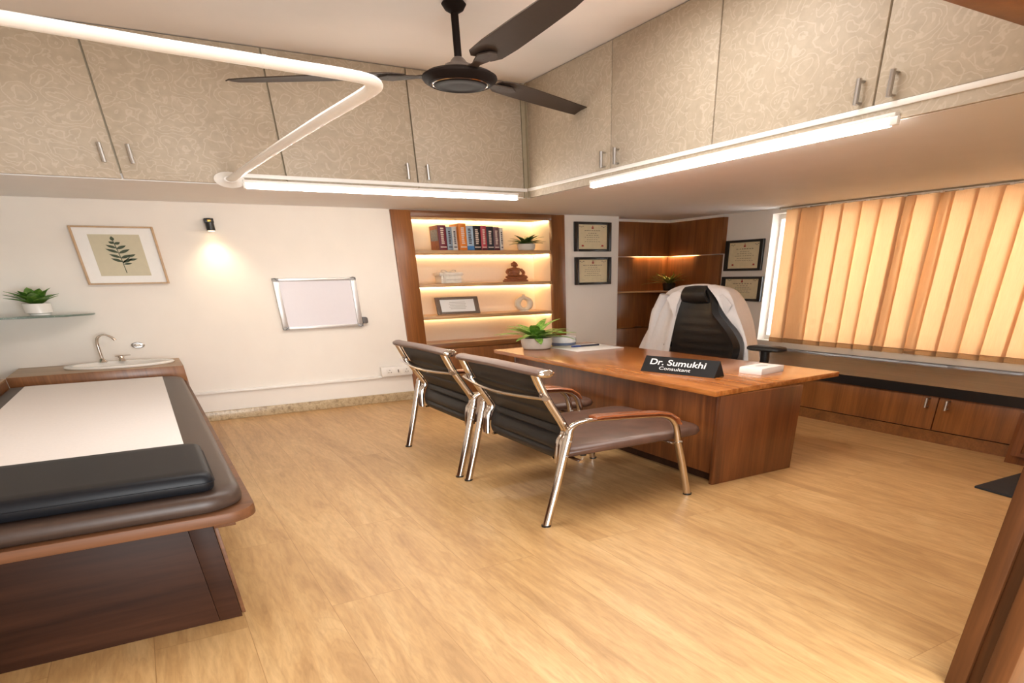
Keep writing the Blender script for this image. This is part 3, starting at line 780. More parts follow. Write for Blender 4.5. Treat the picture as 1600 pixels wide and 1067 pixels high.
# paper with pen
single('notepad', B().box(2.785, 3.24, 4.43, 4.875, DZ + .0005, DZ + .006, .001), PAPER, 'white notepad lying on the desk under a blue pen', 'notepad', (3.0, 4.65, DZ))
bpy.data.objects['notepad'].rotation_euler.z = math.radians(0)
t = thing('pen', 'dark blue pen lying on the white notepad', 'pen', (3.05, 4.70, DZ + .006))
obj('barrel', B().tube([(2.935, 4.705, DZ + .0125), (3.17, 4.695, DZ + .0125)], .013, 12), plain('pen_navy', (34, 40, 62), .3), t)
obj('cap', B().tube([(2.915, 4.706, DZ + .0125), (2.99, 4.703, DZ + .0125)], .0145, 12), plain('pen_blue', (60, 78, 150), .3), t)
# tape roll shaped dispenser
t = thing('round_container', 'round white and blue grey container on the desk behind the plant', 'container', (2.99, 4.98, DZ))
obj('base', B().lathe([(0, DZ), (.10, DZ), (.104, DZ + .006), (.104, DZ + .026), (0, DZ + .026)], 2.99, 4.96, 32), plain('container_blue', (112, 122, 146), .5), t)
obj('lid', B().lathe([(.0, DZ + .026), (.107, DZ + .026), (.107, DZ + .066), (.10, DZ + .071), (.06, DZ + .071), (.055, DZ + .064), (0, DZ + .064)], 2.99, 4.96, 32), plain('container_white', (214, 212, 210), .45), t)
# name plate
A0 = Vector((2.517, 3.262, DZ)); A1 = Vector((2.650, 2.752, DZ)); dv = (A1 - A0).normalized(); pv = Vector((-dv.y, dv.x, 0))
if pv.x < 0: pv = -pv
t = thing('name_plate', 'black tent shaped desk name plate with white lettering', 'sign', tuple((A0 + A1) / 2))
H = .083; D = .11
b = B()
tri = [(0, 0), (D / 2, H), (D, 0)]
b.grid([[tuple(A + pv * q[0] + Vector((0, 0, q[1] + .0005))) for q in tri + [tri[0]]] for A in (A0, A1)])
for A in (A0, A1):
    b.bm.faces.new([b.bm.verts.new(A + pv * q[0] + Vector((0, 0, q[1] + .0005))) for q in tri])
obj('plate', b, plain('sign_black', (27, 25, 25), .55, spec=.2), t, 10)
def text(name, body, height, length, uc, hc, mt, parent, bold=.012):
    cu = bpy.data.curves.new(name, 'FONT'); cu.body = body; cu.size = 1; cu.align_x = 'CENTER'; cu.extrude = .01; cu.offset = bold
    to = bpy.data.objects.new(name, cu); COL.objects.link(to); dg = bpy.context.evaluated_depsgraph_get()
    me = bpy.data.meshes.new_from_object(to.evaluated_get(dg)); bpy.data.objects.remove(to)
    xs = [v.co.x for v in me.vertices]; ys = [v.co.y for v in me.vertices]
    sx = length / (max(xs) - min(xs)); sy = height / (max(ys) - min(ys)); cx = (max(xs) + min(xs)) / 2
    slope = Vector((0, 0, H)) + pv * (D / 2); sl = slope.length; su = slope.normalized(); nn = dv.cross(su)
    if nn.x > 0: nn = -nn
    org = Vector(parent['_o']); mid = (A0 + A1) / 2
    for v in me.vertices:
        p = mid + dv * (uc + (v.co.x - cx) * sx) + su * (hc + (v.co.y - min(ys)) * sy) + nn * (.0015 + v.co.z * .05) + Vector((0, 0, .0005))
        v.co = (p - org) * S
    me.materials.append(mt); o = bpy.data.objects.new(name, me); COL.objects.link(o); o.parent = parent
    return o
SIGNW = plain('sign_white', (226, 224, 222), .5)
text('lettering', 'Dr. Sumukhi', .036, .395, -.015, .047, SIGNW, t)
text('lettering', 'Consultant', .019, .225, -.02, .019, SIGNW, t, -.002)
# white box
PB = [(2.919, 2.825), (2.944, 2.672), (3.175, 2.715), (3.15, 2.868)]
t = thing('white_box', 'small flat white box on the desk beside the name plate', 'box', (3.05, 2.77, DZ))
obj('body', B().prism(PB, DZ, DZ + .034, .002), PAPER, t)
obj('opening', B().lathe([(0, DZ + .0347), (.034, DZ + .0347), (.036, DZ + .0342)], 3.05, 2.775, 20, 1.3, .8), plain('box_grey', (198, 196, 194), .5), t)

# ------------------------------------------------------------------ visitor chairs
def make_chair():
    t = thing('visitor_chair', 'nearer brown and black visitor chair with chrome frame, showing its whole seat', 'chair', (1.75, 2.82, 0), 'visitor chairs in front of the desk')
    for y in (2.37, 3.27):
        up = cr([(1.446, y, .394), (1.452, y, .416), (1.475, y, .434), (1.515, y, .4425), (1.575, y, .444), (1.763, y, .4325), (1.93, y, .421), (2.0, y, .408), (2.045, y, .38), (2.066, y, .345), (2.082, y, .281)], 4)
        iy = .045 if y < 3 else -.045
        obj('leg', B().tube([(1.314, y, 0), (1.38, y, .19), (1.446, y, .394)], .0205, 14), CHROME, t)
        obj('leg', B().tube([(2.082, y, .281), (2.125, y, .15), (2.172, y, 0)], .0205, 14), CHROME, t)
        obj('arm_tube', B().tube(up, .0185, 14), CHROME, t)
        b = B(); rows = []
        for (x, z) in ((1.572, .4525), (1.60, .4555), (1.76, .4475), (1.93, .436), (2.005, .423), (2.052, .396), (2.07, .372)):
            rows.append([(x, y - .036, z), (x, y - .032, z + .006), (x + .002, y, z + .008), (x, y + .032, z + .006), (x, y + .036, z), (x, y + .03, z - .004), (x, y - .03, z - .004)])
        b.grid(rows, closed=True)
        for r_ in (rows[0], rows[-1]): b.bm.faces.new([b.bm.verts.new(p) for p in r_])
        obj('armrest', b, WARM_, t)
        # back frame upright: pair of tubes
        for off in (0, .03 if y < 3 else -.03):
            yy = y + iy + off
            pts = cr([(1.425, yy, .262), (1.428, yy, .30), (1.438, yy, .36), (1.463, yy, .396), (1.447, yy, .432), (1.37, yy, .545), (1.335, yy, .61), (1.318, yy, .648)], 4)
            obj('back_upright', B().tube(pts, .0135, 10), CHROME, t)
        for (x, z) in ((1.418, .31), (1.438, .37), (2.082, .285)):
            obj('bolt', B().lathe_dir([(.011, -.01), (.011, .022), (.007, .028)], (x, y, z), (0, 1 if y > 3 else -1, 0), 10), STEEL, t)
    ends = cr([(1.33, 2.352, .6545), (1.326, 2.5, .655), (1.326, 2.82, .655), (1.330, 3.10, .650), (1.335, 3.235, .648)], 4)
    obj('top_roll', B().tube(ends, .036, 18), ROLL, t)
    for y, d in ((2.352, -1), (3.235, 1)):
        obj('end_cap', B().lathe_dir([(.037, -.004), (.037, .004), (.03, .010), (.014, .012), (.012, .007)], (1.33 if d < 0 else 1.335, y, .6545 if d < 0 else .648), (0, d, 0), 20), CHROME, t)
    # back cushion with stitched channels, seen from behind
    prof = [(1.455, .262), (1.442, .29), (1.445, .33), (1.462, .375), (1.474, .398), (1.462, .425), (1.425, .478), (1.39, .53), (1.355, .59), (1.335, .64)]
    P = cr([(x, 0, z) for x, z in prof], 8)
    N = len(P); rows_b = []; rows_f = []
    for i, p in enumerate(P):
        tt = i / (N - 1); ph = (tt * 6) % 1
        puff = .012 * (math.sin(math.pi * ph) ** .45)
        rb = []; rf = []
        for j in range(17):
            u = j / 16; y = 2.452 + (3.188 - 2.452) * u; edge = min(1, 8 * min(u, 1 - u))
            rb.append((p.x + .004 - puff * edge, y, p.z)); rf.append((p.x + .022 + puff * edge, y, p.z + .004))
        rows_b.append(rb + rf[::-1])
    b = B().grid(rows_b, closed=True)
    obj('backrest', b, BLEA2, t, 50)
    arc = [(1.352 - .035 * math.sin(math.pi * u), 2.40 + .84 * u, .552 - .012 * math.sin(math.pi * u)) for u in [i / 14 for i in range(15)]]
    obj('back_crossbar', B().tube(arc, .024, 12), CHROME, t)
    # seat cushion
    pl = rrect(1.475, 2.335, 2.432, 3.208, .10, 6, (0, 1, 1, 0))
    zc = .275; b = B(); rows = []
    cx, cy = 1.90, 2.82
    for (sc_, z) in ((.955, zc), (.985, zc + .004), (1, zc + .016), (.992, zc + .030), (.965, zc + .040), (.90, zc + .045), (.6, zc + .046), (.3, zc + .046)):
        rows.append([(cx + (x - cx) * sc_, cy + (y - cy) * sc_, z) for x, y in pl])
    b.grid(rows, closed=True)
    b.bm.faces.new([b.bm.verts.new(p) for p in rows[-1]]); b.bm.faces.new([b.bm.verts.new(p) for p in rows[0]])
    obj('seat', b, SEATL, t, 60)
    b = B()
    for y in (2.50, 3.14): b.tube([(1.43, y, .268), (2.06, y, .266)], .013, 8)
    b.tube([(1.52, 2.385, .264), (1.52, 3.255, .264)], .013, 8).tube([(2.07, 2.385, .272), (2.07, 3.255, .272)], .013, 8)
    obj('seat_frame', b, CHROME, t)
    for x in (1.314, 2.172):
        for y in (2.37, 3.27): obj('foot_cap', B().lathe([(0, 0), (.023, 0), (.023, .008), (0, .008)], x, y, 14), BLACKP, t)
    return t
c1 = make_chair()
c2 = dup(c1); c2.location = c1.location + Vector((-.012, 1.0, 0)) * S
c2['label'] = 'farther brown and black visitor chair with chrome frame, nearer the bookshelf'

# ------------------------------------------------------------------ executive chair + coat
t = thing('office_chair', 'black high backed office chair behind the desk with a white coat over it', 'chair', (3.95, 4.15, 0))
Lc = cr([(0, 4.440, .892), (0, 4.462, .80), (0, 4.49, .68), (0, 4.53, .52), (0, 4.56, .38), (0, 4.53, .32)], 7)
Rc = cr([(0, 4.200, .892), (0, 4.108, .80), (0, 4.062, .72), (0, 3.955, .65), (0, 3.865, .585), (0, 3.80, .50), (0, 3.83, .41), (0, 3.92, .33)], 5)
def samp(c, t_):
    f = t_ * (len(c) - 1); i = min(int(f), len(c) - 2); return c[i].lerp(c[i + 1], f - i)
rows = []; NR = 56
for i in range(NR + 1):
    tt = i / NR; l = samp(Lc, tt); r = samp(Rc, tt)
    zz = l.z; r_ = None
    # right outline at the same height
    for q0, q1 in zip(Rc, Rc[1:]):
        if q0.z >= zz >= q1.z: r_ = q0.lerp(q1, (q0.z - zz) / (q0.z - q1.z + 1e-9)); break
    if r_ is None: r_ = Rc[0] if zz > Rc[0].z else Rc[-1]
    xc = 3.90 + .05 * math.sin(math.pi * (1 - (zz - .33) / .57)) * -1
    ph = ((.80 - zz) / .062) % 1 if zz < .80 else .5
    puff = .006 * (math.sin(math.pi * ph) ** .4) if zz < .80 else .0
    fr = []; bk = []
    for j in range(21):
        u = j / 20; y = l.y + (r_.y - l.y) * u; e = min(1, 6 * min(u, 1 - u)); side = .03 * (abs(u - .5) * 2) ** 3
        fr.append((xc - side - puff * e * (1 if .1 < u < .86 else .3), y, zz)); bk.append((xc + .055 - side * .4, y, zz))
    rows.append(fr + bk[::-1])
top = [(p[0] + (.02 if k_ < 21 else -.02), 4.32 + (p[1] - 4.32) * .86, .903) for k_, p in enumerate(rows[0])]
b = B().grid([top] + rows, closed=True); b.bm.faces.new([b.bm.verts.new(p) for p in top])
obj('backrest', b, BLEA, t, 50)
hr = []
for i in range(9):
    a = i / 8
    hr.append([(3.872 - .042 * math.sin(math.pi * a) ** .6 + .02 * abs(u - .5), 4.433 + .028 * a - (.236 + .088 * a) * u, .892 - .092 * a) for u in [j / 10 for j in range(11)]])
obj('headrest', B().grid(hr, .02), BLEA, t, 60)
obj('seat', B().box(3.28, 3.90, 3.80, 4.50, .25, .30, .03, 4), BLEA, t)
obj('seat_plate', B().box(3.5, 3.75, 4.0, 4.3, .225, .252, .004), BLACKP, t)
# arm pad at the window side, turned with the chair
def pad(cx, cy, z, L, w, ang, part='armrest'):
    pl = rrect(-L / 2, L / 2, -w / 2, w / 2, w * .42, 6); ca, sa = math.cos(ang), math.sin(ang)
    rows = []
    for (k_, h) in ((.85, -.012), (1, -.004), (1, .008), (.93, .016), (.7, .021), (.3, .023)):
        rows.append([(cx + x * k_ * ca - y * k_ * sa, cy + x * k_ * sa + y * k_ * ca, z + h) for x, y in pl])
    b = B().grid(rows, closed=True); b.bm.faces.new([b.bm.verts.new(p) for p in rows[0]]); b.bm.faces.new([b.bm.verts.new(p) for p in rows[-1]])
    return obj(part, b, BLEA, t, 50)
p1 = pad(3.93, 3.55, .497, .33, .15, math.radians(-88))
obj('arm_post', B().tube(cr([(3.93, 3.56, .49), (3.93, 3.56, .40), (3.91, 3.60, .32), (3.82, 3.78, .262)], 5), .036, 12), BLACKP, t)
p2 = pad(4.02, 4.70, .45, .26, .10, 0)
obj('arm_post', B().tube(cr([(4.02, 4.70, .44), (4.0, 4.70, .38), (3.93, 4.62, .31), (3.82, 4.46, .262)], 5), .03, 12), BLACKP, t)
obj('back_bracket', B().tube([(3.62, 4.15, .238), (3.95, 4.15, .24), (3.985, 4.15, .34), (3.965, 4.15, .45)], .03, 10), BLACKP, t)
obj('gas_column', B().tube([(3.62, 4.15, .06), (3.62, 4.15, .23)], .03, 14), CHROME, t)
b = B(); w_ = B()
for i in range(5):
    a = i * 2 * math.pi / 5 + .3; x, y = 3.62 + .36 * math.cos(a), 4.15 + .36 * math.sin(a)
    b = B().tube([(3.62, 4.15, .065), (x, y, .045)], [.035, .022], 10); lg = obj('base_arm', b, BLACKP, t)
    obj('caster', B().lathe_dir([(.02, -.022), (.038, -.018), (.038, .018), (.02, .022)], (x, y, .0175), (-math.sin(a), math.cos(a), 0), 16), BLACKP, lg)

t = thing('lab_coat', 'white doctor coat draped over the back of the black office chair', 'coat', (4.0, 4.3, .3))
NT = 44
AI = cr([(3.855, 4.432, .912), (3.84, 4.462, .80), (3.825, 4.50, .66), (3.82, 4.54, .50), (3.82, 4.565, .38), (3.82, 4.58, .26)], 8)
BO = cr([(3.94, 4.50, .914), (3.965, 4.66, .900), (3.98, 4.82, .855), (3.99, 4.93, .76), (3.98, 5.02, .61), (3.96, 5.12, .46), (3.95, 5.19, .34), (3.95, 5.22, .25)], 6)
CB = cr([(4.0, 4.42, .914), (4.10, 4.60, .880), (4.16, 4.74, .80), (4.19, 4.82, .68), (4.20, 4.90, .52), (4.20, 4.96, .38), (4.20, 4.98, .26)], 7)
DB = cr([(4.0, 4.24, .914), (4.10, 4.12, .880), (4.16, 4.05, .80), (4.19, 3.98, .68), (4.19, 3.90, .52), (4.19, 3.84, .38), (4.19, 3.82, .26)], 7)
EO = cr([(3.95, 4.19, .914), (3.965, 4.085, .884), (3.965, 4.0, .82), (3.965, 3.945, .74), (3.96, 3.86, .64), (3.96, 3.79, .53), (3.96, 3.752, .42), (3.96, 3.74, .27)], 6)
FI = cr([(3.875, 4.205, .912), (3.895, 4.115, .83), (3.93, 4.06, .74), (3.95, 3.975, .66), (3.955, 3.885, .60), (3.955, 3.815, .52), (3.955, 3.80, .42), (3.955, 3.80, .27)], 6)
rows = []
for i in range(NT + 1):
    tt = i / NT
    C6 = [samp(c, tt) for c in (AI, BO, CB, DB, EO, FI)]
    segs = [18, 6, 14, 6, 6]; row = []
    for k_, n in enumerate(segs):
        for j in range(n):
            u = j / n; p = C6[k_].lerp(C6[k_ + 1], u)
            if k_ == 0:
                amp = .028 * min(1, tt * 2.2) * math.sin(math.pi * u) ** .5
                p = p + Vector((-amp * (math.sin(u * 11 + tt * 1.5) + .5 * math.sin(u * 23 - tt * 2)), 0, 0))
            if k_ == 2: p = p + Vector((.02 * math.sin(u * 20) * tt, 0, 0))
            if k_ == 4: p = p + Vector((-.012 * math.sin(u * math.pi) * tt, 0, 0))
            row.append(tuple(p))
    row.append(tuple(C6[5])); rows.append(row)
obj('body', B().grid(rows, .006), COATM, t, 60)
col_ = [(3.862, 4.440, .905), (3.868, 4.39, .9125), (3.872, 4.32, .9145), (3.874, 4.25, .9125), (3.878, 4.20, .903)]
b = B().grid([[(p.x + dx, p.y, p.z + dz) for p in cr(col_, 5)] for dx, dz in ((-.008, -.012), (-.006, .0), (.02, .006), (.06, .006), (.10, -.004))], .004)
obj('collar', b, COATM, t, 60)
b = B().grid([[(3.83, 4.447, .86), (3.822, 4.50, .868), (3.822, 4.55, .86)], [(3.818, 4.462, .80), (3.808, 4.53, .80), (3.80, 4.60, .815)], [(3.812, 4.472, .775), (3.802, 4.53, .775), (3.80, 4.565, .785)], [(3.815, 4.492, .69), (3.812, 4.50, .69), (3.812, 4.51, .69)]], .005)
obj('lapel', b, COATM, t)
b = B().grid([[(3.92, 4.10, .84), (3.92, 4.06, .85), (3.93, 4.03, .83)], [(3.935, 4.07, .765), (3.93, 4.02, .775), (3.94, 3.975, .78)], [(3.94, 4.04, .72), (3.94, 4.02, .72), (3.945, 4.01, .72)]], .005)
obj('lapel', b, COATM, t)
b = B().tube(cr([(3.93, 4.78, .84), (3.925, 4.86, .72), (3.925, 4.90, .58), (3.92, 4.94, .44), (3.91, 4.96, .32)], 6), [.05] * 6 + [.058] * 6 + [.056] * 6 + [.05] * 6 + [.045], 14)
obj('sleeve', b, COATM, t, 60)

# ------------------------------------------------------------------ examination bed
t = thing('examination_bed', 'built in examination bed with dark walnut base and brown vinyl mattress', 'bed', (-.4, 3.8, 0))
obj('base', B().box(-.868, -.077, 2.20, 5.50, 0, .353, .001), WBED, t)
obj('corner_stile', B().box(-.076, -.006, 2.199, 5.49, 0, .353, .001), WBED, t)
obj('side_strip', B().box(-.005, .008, 2.225, 5.45, 0, .325, .002), WRIM, t)
rim = rrect(-.868, .13, 2.10, 5.50, .10, 8, (0, 1, 0, 0))
obj('rim', B().prism(rim, .355, .388, .004), WRIM, t)
obj('rim_block', B().box(-.004, .06, 2.16, 5.4, .330, .354, .002), WRIM, t)
mt_ = rrect(-.866, .103, 2.125, 5.40, .13, 10, (0, 1, 1, 0)); rows = []; cx, cy = -.38, 3.76
def inset(pl, d, cx, cy, wx, wy):
    return [(cx + (x - cx) * (1 - d / wx), cy + (y - cy) * (1 - d / wy)) for x, y in pl]
for d, z in ((.012, .388), (.0, .394), (-.004, .408), (-.002, .428), (.006, .438), (.02, .443), (.08, .444)):
    rows.append([(x, y, z) for x, y in inset(mt_, d, cx, cy, .485, 1.64)])
b = B().grid(rows, closed=True); b.bm.faces.new([b.bm.verts.new(p) for p in rows[-1]])
obj('mattress', b, BRLEA, t, 60)
sq = [(-.785, 2.45), (-.012, 2.45), (-.014, 5.33), (-.775, 5.37)]
single('paper_sheet', B().prism(sq, .4446, .4468), SHEET, 'white disposable sheet spread over the examination bed', 'sheet', (-.4, 3.9, .4446))
pl = rrect(-.858, .035, 2.16, 2.66, .035, 6); rows = []
z = .447
for d, zz in ((.006, 0), (0, .008), (-.004, .024), (0, .046), (.007, .0525), (.018, .0555), (.06, .0565)):
    rows.append([(x, y, z + zz * (1.0)) for x, y in inset(pl, d, -.41, 2.41, .447, .25)])
b = B().grid(rows, closed=True); b.bm.faces.new([b.bm.verts.new(p) for p in rows[-1]]); b.bm.faces.new([b.bm.verts.new(p) for p in rows[0]])
t = thing('bolster_cushion', 'flat black vinyl bolster cushion at the near end of the bed', 'cushion', (-.5, 2.41, z))
obj('cover', b, PILL, t, 60)
obj('seam', B().tube([(x, y, z + .026) for x, y in inset(pl, -.005, -.41, 2.41, .447, .25)] + [(inset(pl, -.005, -.41, 2.41, .447, .25)[0] + (z + .026,))], .0022, 6), PILL, t)

# ------------------------------------------------------------------ sink counter
CZ = .489
t = thing('sink_counter', 'teak sink counter against the wall behind the bed', 'counter', (-.4, 5.8, 0))
hole = [(-.245 + .30 * math.cos(a), 5.83 + .175 * math.sin(a)) for a in [2 * math.pi * i / 40 for i in range(40)]]
bm_ = bmesh.new()
outer = [(-.872, 5.53), (.135, 5.53), (.135, YB - .001), (-.872, YB - .001)]
b = B()
# top as a ring of quads round the basin hole
def ringtop(z, rev=False):
    rws = [[], []]
    for i in range(40):
        a = 2 * math.pi * i / 40; hx, hy = hole[i]
        c_, s_ = math.cos(a), math.sin(a)
        cx, cy = -.245, 5.83
        tx = ((.135 - cx) / c_ if c_ > 1e-6 else ((-.872 - cx) / c_ if c_ < -1e-6 else 9e9))
        ty = ((YB - .001 - cy) / s_ if s_ > 1e-6 else ((5.53 - cy) / s_ if s_ < -1e-6 else 9e9))
        k_ = min(tx, ty); rws[0].append((hx, hy, z)); rws[1].append((cx + c_ * k_, cy + s_ * k_, z))
    return rws
r1 = ringtop(CZ)
b.grid(r1, closed=True)
for (cx_, cy_) in outer:   # fill the corners
    j = min(range(40), key=lambda i: (r1[1][i][0] - cx_) ** 2 + (r1[1][i][1] - cy_) ** 2)
    for a_, c_ in ((j - 1, j), (j, (j + 1) % 40)):
        pa, pc = r1[1][a_], r1[1][c_]
        if abs(pa[0] - pc[0]) > 1e-5 and abs(pa[1] - pc[1]) > 1e-5:
            b.bm.faces.new([b.bm.verts.new(pa), b.bm.verts.new(pc), b.bm.verts.new((cx_, cy_, CZ))])
b.box(-.872, .135, 5.515, 5.53, CZ - .03, CZ)
obj('countertop', b, CTOP, t, 0)
obj('front_panel', B().box(-.872, .135, 5.505, 5.53, .39, CZ - .001, .002), WCNT, t)
obj('side_panel', B().box(.118, .137, 5.531, YB - .001, 0, CZ - .001, .002), WCNT, t)
obj('lower_panel', B().box(-.872, .116, 5.515, 5.53, 0, .389, .002), WCNT, t)
t = thing('side_counter', 'teak ledge along the left side of the bed', 'counter', (-1.1, 4.2, 0))
obj('body', B().box(LX + .002, -.875, 2.25, 5.50, 0, .473, .002), WCNT, t)
obj('top', B().box(LX + .002, -.872, 2.24, 5.50, .474, .486, .002), CTOP, t)
t.location.z += 0
# basin
t = thing('wash_basin', 'oval white ceramic wash basin set in the wooden counter', 'sink', (-.245, 5.83, CZ))
prof = [(1.00, CZ - .002), (1.13, CZ + .001), (1.145, CZ + .008), (1.12, CZ + .015), (1.02, CZ + .017), (.97, CZ + .012), (.93, CZ - .01), (.85, CZ - .04), (.6, CZ - .07), (.2, CZ - .08), (.0, CZ - .08)]
obj('bowl', B().lathe([(a * .30, z_) for a, z_ in prof], -.245, 5.83, 56, 1, .62), CERAM, t)
obj('drain', B().lathe([(0, CZ - .077), (.025, CZ - .077), (.028, CZ - .080)], -.245, 5.83, 20), STEEL, t)
t = thing('gooseneck_tap', 'chrome gooseneck tap rising behind the white basin', 'tap', (-.355, 6.0, CZ + .015))
fz = CZ + .015
obj('spout', B().tube(cr([(-.355, 6.0, fz), (-.353, 6.0, .58), (-.349, 6.0, .634), (-.330, 5.995, .667), (-.290, 5.985, .681), (-.250, 5.975, .665), (-.232, 5.97, .642)], 6), .0115, 12), CHROME, t)
obj('collar', B().lathe([(0, fz - .001), (.03, fz - .001), (.026, fz + .01), (.015, fz + .022), (0, fz + .022)], -.355, 6.0, 20), CHROME, t)
t = thing('mixer_tap', 'low chrome mixer lever on the basin rim beside the gooseneck tap', 'tap', (-.245, 6.0, fz))
obj('valve_body', B().lathe([(0, fz - .001), (.026, fz - .001), (.022, fz + .008), (.016, fz + .02), (.022, fz + .024), (.02, fz + .032), (0, fz + .033)], -.235, 6.0, 20), CHROME, t)
obj('lever', B().tube([(-.27, 5.99, fz + .032), (-.235, 5.99, fz + .034), (-.17, 5.985, fz + .036)], [.008, .009, .006], 8), CHROME, t)
t = thing('wall_valve', 'round chrome water valve on the wall above the basin', 'valve', (-.105, YB, .593))
obj('escutcheon', B().lathe_dir([(.045, -.001), (.045, -.008), (.036, -.014)], (-.105, YB, .593), (0, 1, 0), 24), STEEL, t)
obj('knob', B().lathe_dir([(.02, -.012), (.022, -.03), (.016, -.04)], (-.105, YB, .593), (0, 1, 0), 16).tube([(-.125, YB - .038, .59), (-.085, YB - .038, .597)], .007, 8), CHROME, t)

# ------------------------------------------------------------------ glass shelf
t = thing('glass_shelf', 'rounded clear glass wall shelf holding a potted plant', 'shelf', (-.8, YB, .812))
el = [(LX + .005, YB - .001), (LX + .005, 5.72)] + [(-.95 + .65 * math.sin(a), YB - .001 - .40 * math.cos(a) ** .8) for a in [math.pi / 2 * i / 14 for i in range(1, 15)]]
obj('pane', B().prism(el, .808, .818, .002), GLASS, t)
obj('bracket', B().box(-1.1, -1.06, YB - .06, YB, .798, .8075, .002).box(-.50, -.46, YB - .06, YB, .798, .8075, .002), STEEL, t)
plant('potted_plant', 'broad leaved green plant in a white pot on the glass shelf', -.60, 5.92, .8185, .082, .072, CERAM, LEAF1, 22, (.17, .25), (.036, .050), (1.52, .75), .45, seed=8, saucer=True, lim=(9, YB - .008, 9))

# ------------------------------------------------------------------ leaf print picture
t = thing('framed_print', 'light oak framed leaf print hanging above the glass shelf and basin', 'picture', (-.02, YB, .99))
x0, x1, z0, z1 = -.275, .232, .992, 1.342; w = .016; wz = .009
b = B().box(x0, x0 + w, YB - .035, YB - .001, z0, z1, .002).box(x1 - w, x1, YB - .035, YB - .001, z0, z1, .002).box(x0 + w, x1 - w, YB - .035, YB - .001, z0, z0 + wz, .002).box(x0 + w, x1 - w, YB - .035, YB - .001, z1 - wz, z1, .002)
obj('frame', b, FRAMEO, t)
obj('mount', B().box(x0 + w, x1 - w, YB - .018, YB - .002, z0 + wz, z1 - wz), PAPER, t)
px0, px1, pz0, pz1 = -.180, .131, 1.044, 1.294
obj('print', B().box(px0, px1, YB - .020, YB - .018, pz0, pz1), MATSAGE, t)
b = B(); yy = YB - .0215
stem = [(-.018, 1.062), (-.022, 1.13), (-.030, 1.20), (-.040, 1.262)]
def flatleaf(x, z, ang, L, w_):
    pts = []
    for i in range(9):
        u = i / 8; pts.append((u * L, w_ * math.sin(math.pi * u ** .85)))
    pts += [(u_, -v_) for u_, v_ in pts[-2:0:-1]]
    ca, sa = math.cos(ang), math.sin(ang)
    b.prism([(x + (p[0] * ca - p[1] * sa), z + (p[0] * sa + p[1] * ca) / 1.8) for p in pts], yy, yy + .0015, axis='Y')
for i in range(3):
    (xa, za), (xb, zb) = stem[i], stem[i + 1]
    b.prism([(xa - .003, za), (xa + .003, za), (xb + .002, zb), (xb - .002, zb)], yy, yy + .0015, axis='Y')
flatleaf(-.040, 1.256, 1.6, .05, .013)
for (z_, l) in ((1.24, .04), (1.212, .07), (1.185, .085), (1.155, .075), (1.13, .075)):
    x_ = -.022 - (z_ - 1.13) * .12
    flatleaf(x_, z_, math.pi - .55, l, .014); flatleaf(x_, z_ - .004, .55, l * 1.05, .014)
flatleaf(.02, 1.16, .5, .06, .012); flatleaf(.015, 1.14, .25, .065, .012); flatleaf(-.02, 1.115, .2, .055, .010)
b.prism([(-.02, 1.12), (.03, 1.155), (.028, 1.16), (-.022, 1.127)], yy, yy + .0015, axis='Y')
obj('leaf_drawing', b, LEAFP, t)

# ------------------------------------------------------------------ wall spotlight
t = thing('wall_spotlight', 'small black cylinder spotlight on the wall, shining downwards', 'light', (.60, YB, 1.36))
obj('lamp_body', B().tube([(.604, 6.05, 1.372), (.604, 6.05, 1.322)], .030, 20), BLACKP, t)
obj('mount', B().box(.574, .636, 6.04, YB - .001, 1.370, 1.398, .003).box(.59, .618, 6.05, YB, 1.325, 1.40, .003), BLACKP, t)
obj('socket', B().box(.592, .618, 6.034, 6.041, 1.376, 1.390, .002), plain('brass', (200, 160, 80), .3, .8), t)
obj('bulb', B().lathe([(0, 1.3205), (.022, 1.3205), (.024, 1.3215)], .604, 6.05, 16), LAMPG, t)
l = bpy.data.lights.new('wall_spotlight_light', 'SPOT'); l.energy = 5; l.color = (1, .80, .52); l.spot_size = math.radians(120); l.spot_blend = 1.0; l.shadow_soft_size = .03
lo = bpy.data.objects.new('wall_spotlight_light', l); lo.location = Vector((.604, 5.99, 1.31)) * S; lo.rotation_euler = (math.radians(12), 0, 0); COL.objects.link(lo)

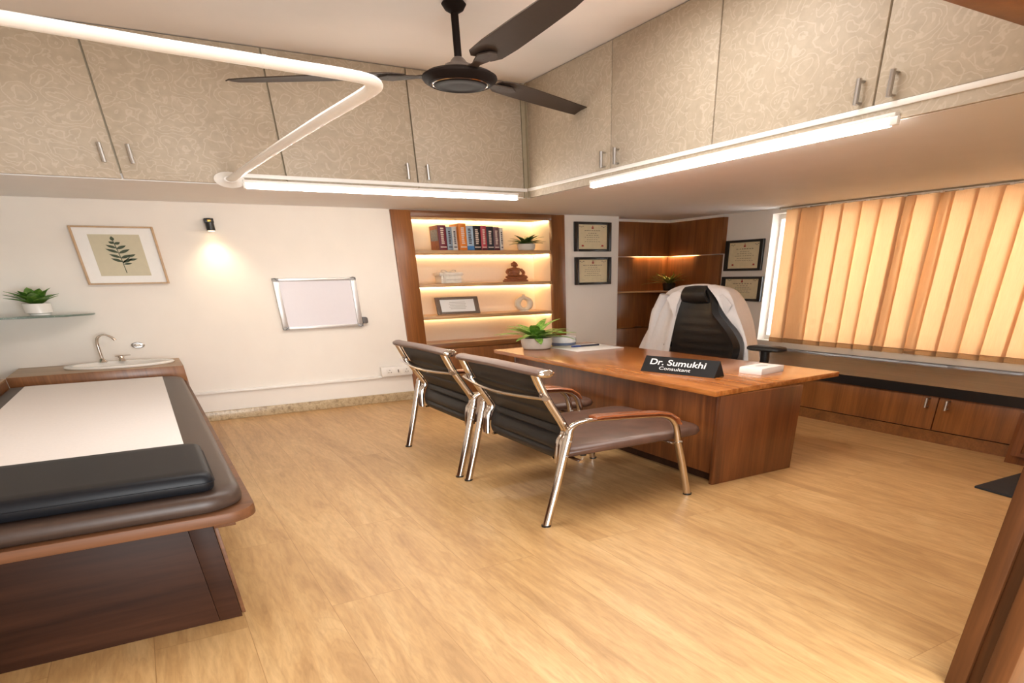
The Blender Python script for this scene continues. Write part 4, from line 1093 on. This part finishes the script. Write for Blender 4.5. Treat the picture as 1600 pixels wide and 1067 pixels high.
# ------------------------------------------------------------------ whiteboard
t = thing('whiteboard', 'blank whiteboard in an aluminium frame on the white wall', 'whiteboard', (1.28, YB, .64))
x0, x1, z0, z1 = .952, 1.615, .643, 1.012
obj('board', B().box(x0 + .03, x1 - .03, YB - .022, YB - .004, z0 + .015, z1 - .015), BOARD, t)
obj('frame_rail', B().box(x0 + .045, x1 - .045, YB - .034, YB - .002, z1 - .021, z1, .004), ALU, t)
obj('frame_rail', B().box(x0 + .045, x1 - .045, YB - .034, YB - .002, z0, z0 + .021, .004), ALU, t)
obj('frame_rail', B().box(x0, x0 + .045, YB - .034, YB - .002, z0 + .022, z1 - .022, .004), ALU, t)
obj('frame_rail', B().box(x1 - .045, x1, YB - .034, YB - .002, z0 + .022, z1 - .022, .004), ALU, t)
for (cx, cz, cn) in ((x0, z0, 0), (x1 - .047, z0, 1), (x1 - .047, z1 - .023, 2), (x0, z1 - .023, 3)):
    q = [0, 0, 0, 0]; q[cn] = 1
    obj('corner_cap', B().prism(rrect(cx, cx + .047, cz, cz + .023, .02, 5, q), YB - .037, YB - .002, .002, axis='Y'), plain('cap_grey%d' % cn, (160, 158, 158), .4), t)
obj('marker_clip', B().prism(rrect(1.617, 1.662, .662, .712, .016, 5, (0, 1, 1, 0)), YB - .035, YB - .002, .003, axis='Y'), plain('clip_grey', (96, 92, 90), .4), t)

# ------------------------------------------------------------------ socket + conduit
t = thing('socket_board', 'white switch and socket board on the wall behind the far chair', 'socket', (1.86, YB, .25))
obj('box', B().box(1.705, 1.995, YB - .045, YB - .001, .222, .302, .004), TRIMW, t)
b = B()
for x in (1.78, 1.86, 1.94):
    b.box(x - .03, x + .03, YB - .049, YB - .045, .240, .284, .002)
obj('module', b, TRIMW, t)
b = B()
for x in (1.78, 1.94):
    for (dx, dz) in ((0, .012), (-.012, -.008), (.012, -.008)): b.lathe_dir([(.006, -.0), (.006, -.0016)], (x + dx, YB - .049, .262 + dz), (0, 1, 0), 8)
b.box(1.855, 1.865, YB - .0505, YB - .049, .25, .275)
obj('pin_holes', b, plain('hole_grey', (110, 104, 98), .6), t)
single('cable_conduit', B().box(.14, 1.705, YB - .022, YB - .001, .208, .228, .003), TRIMW, 'white plastic cable conduit running low along the wall to the socket', 'conduit', (.9, YB, .218))

# drop helper keys
for o in bpy.data.objects:
    if '_o' in o: del o['_o']
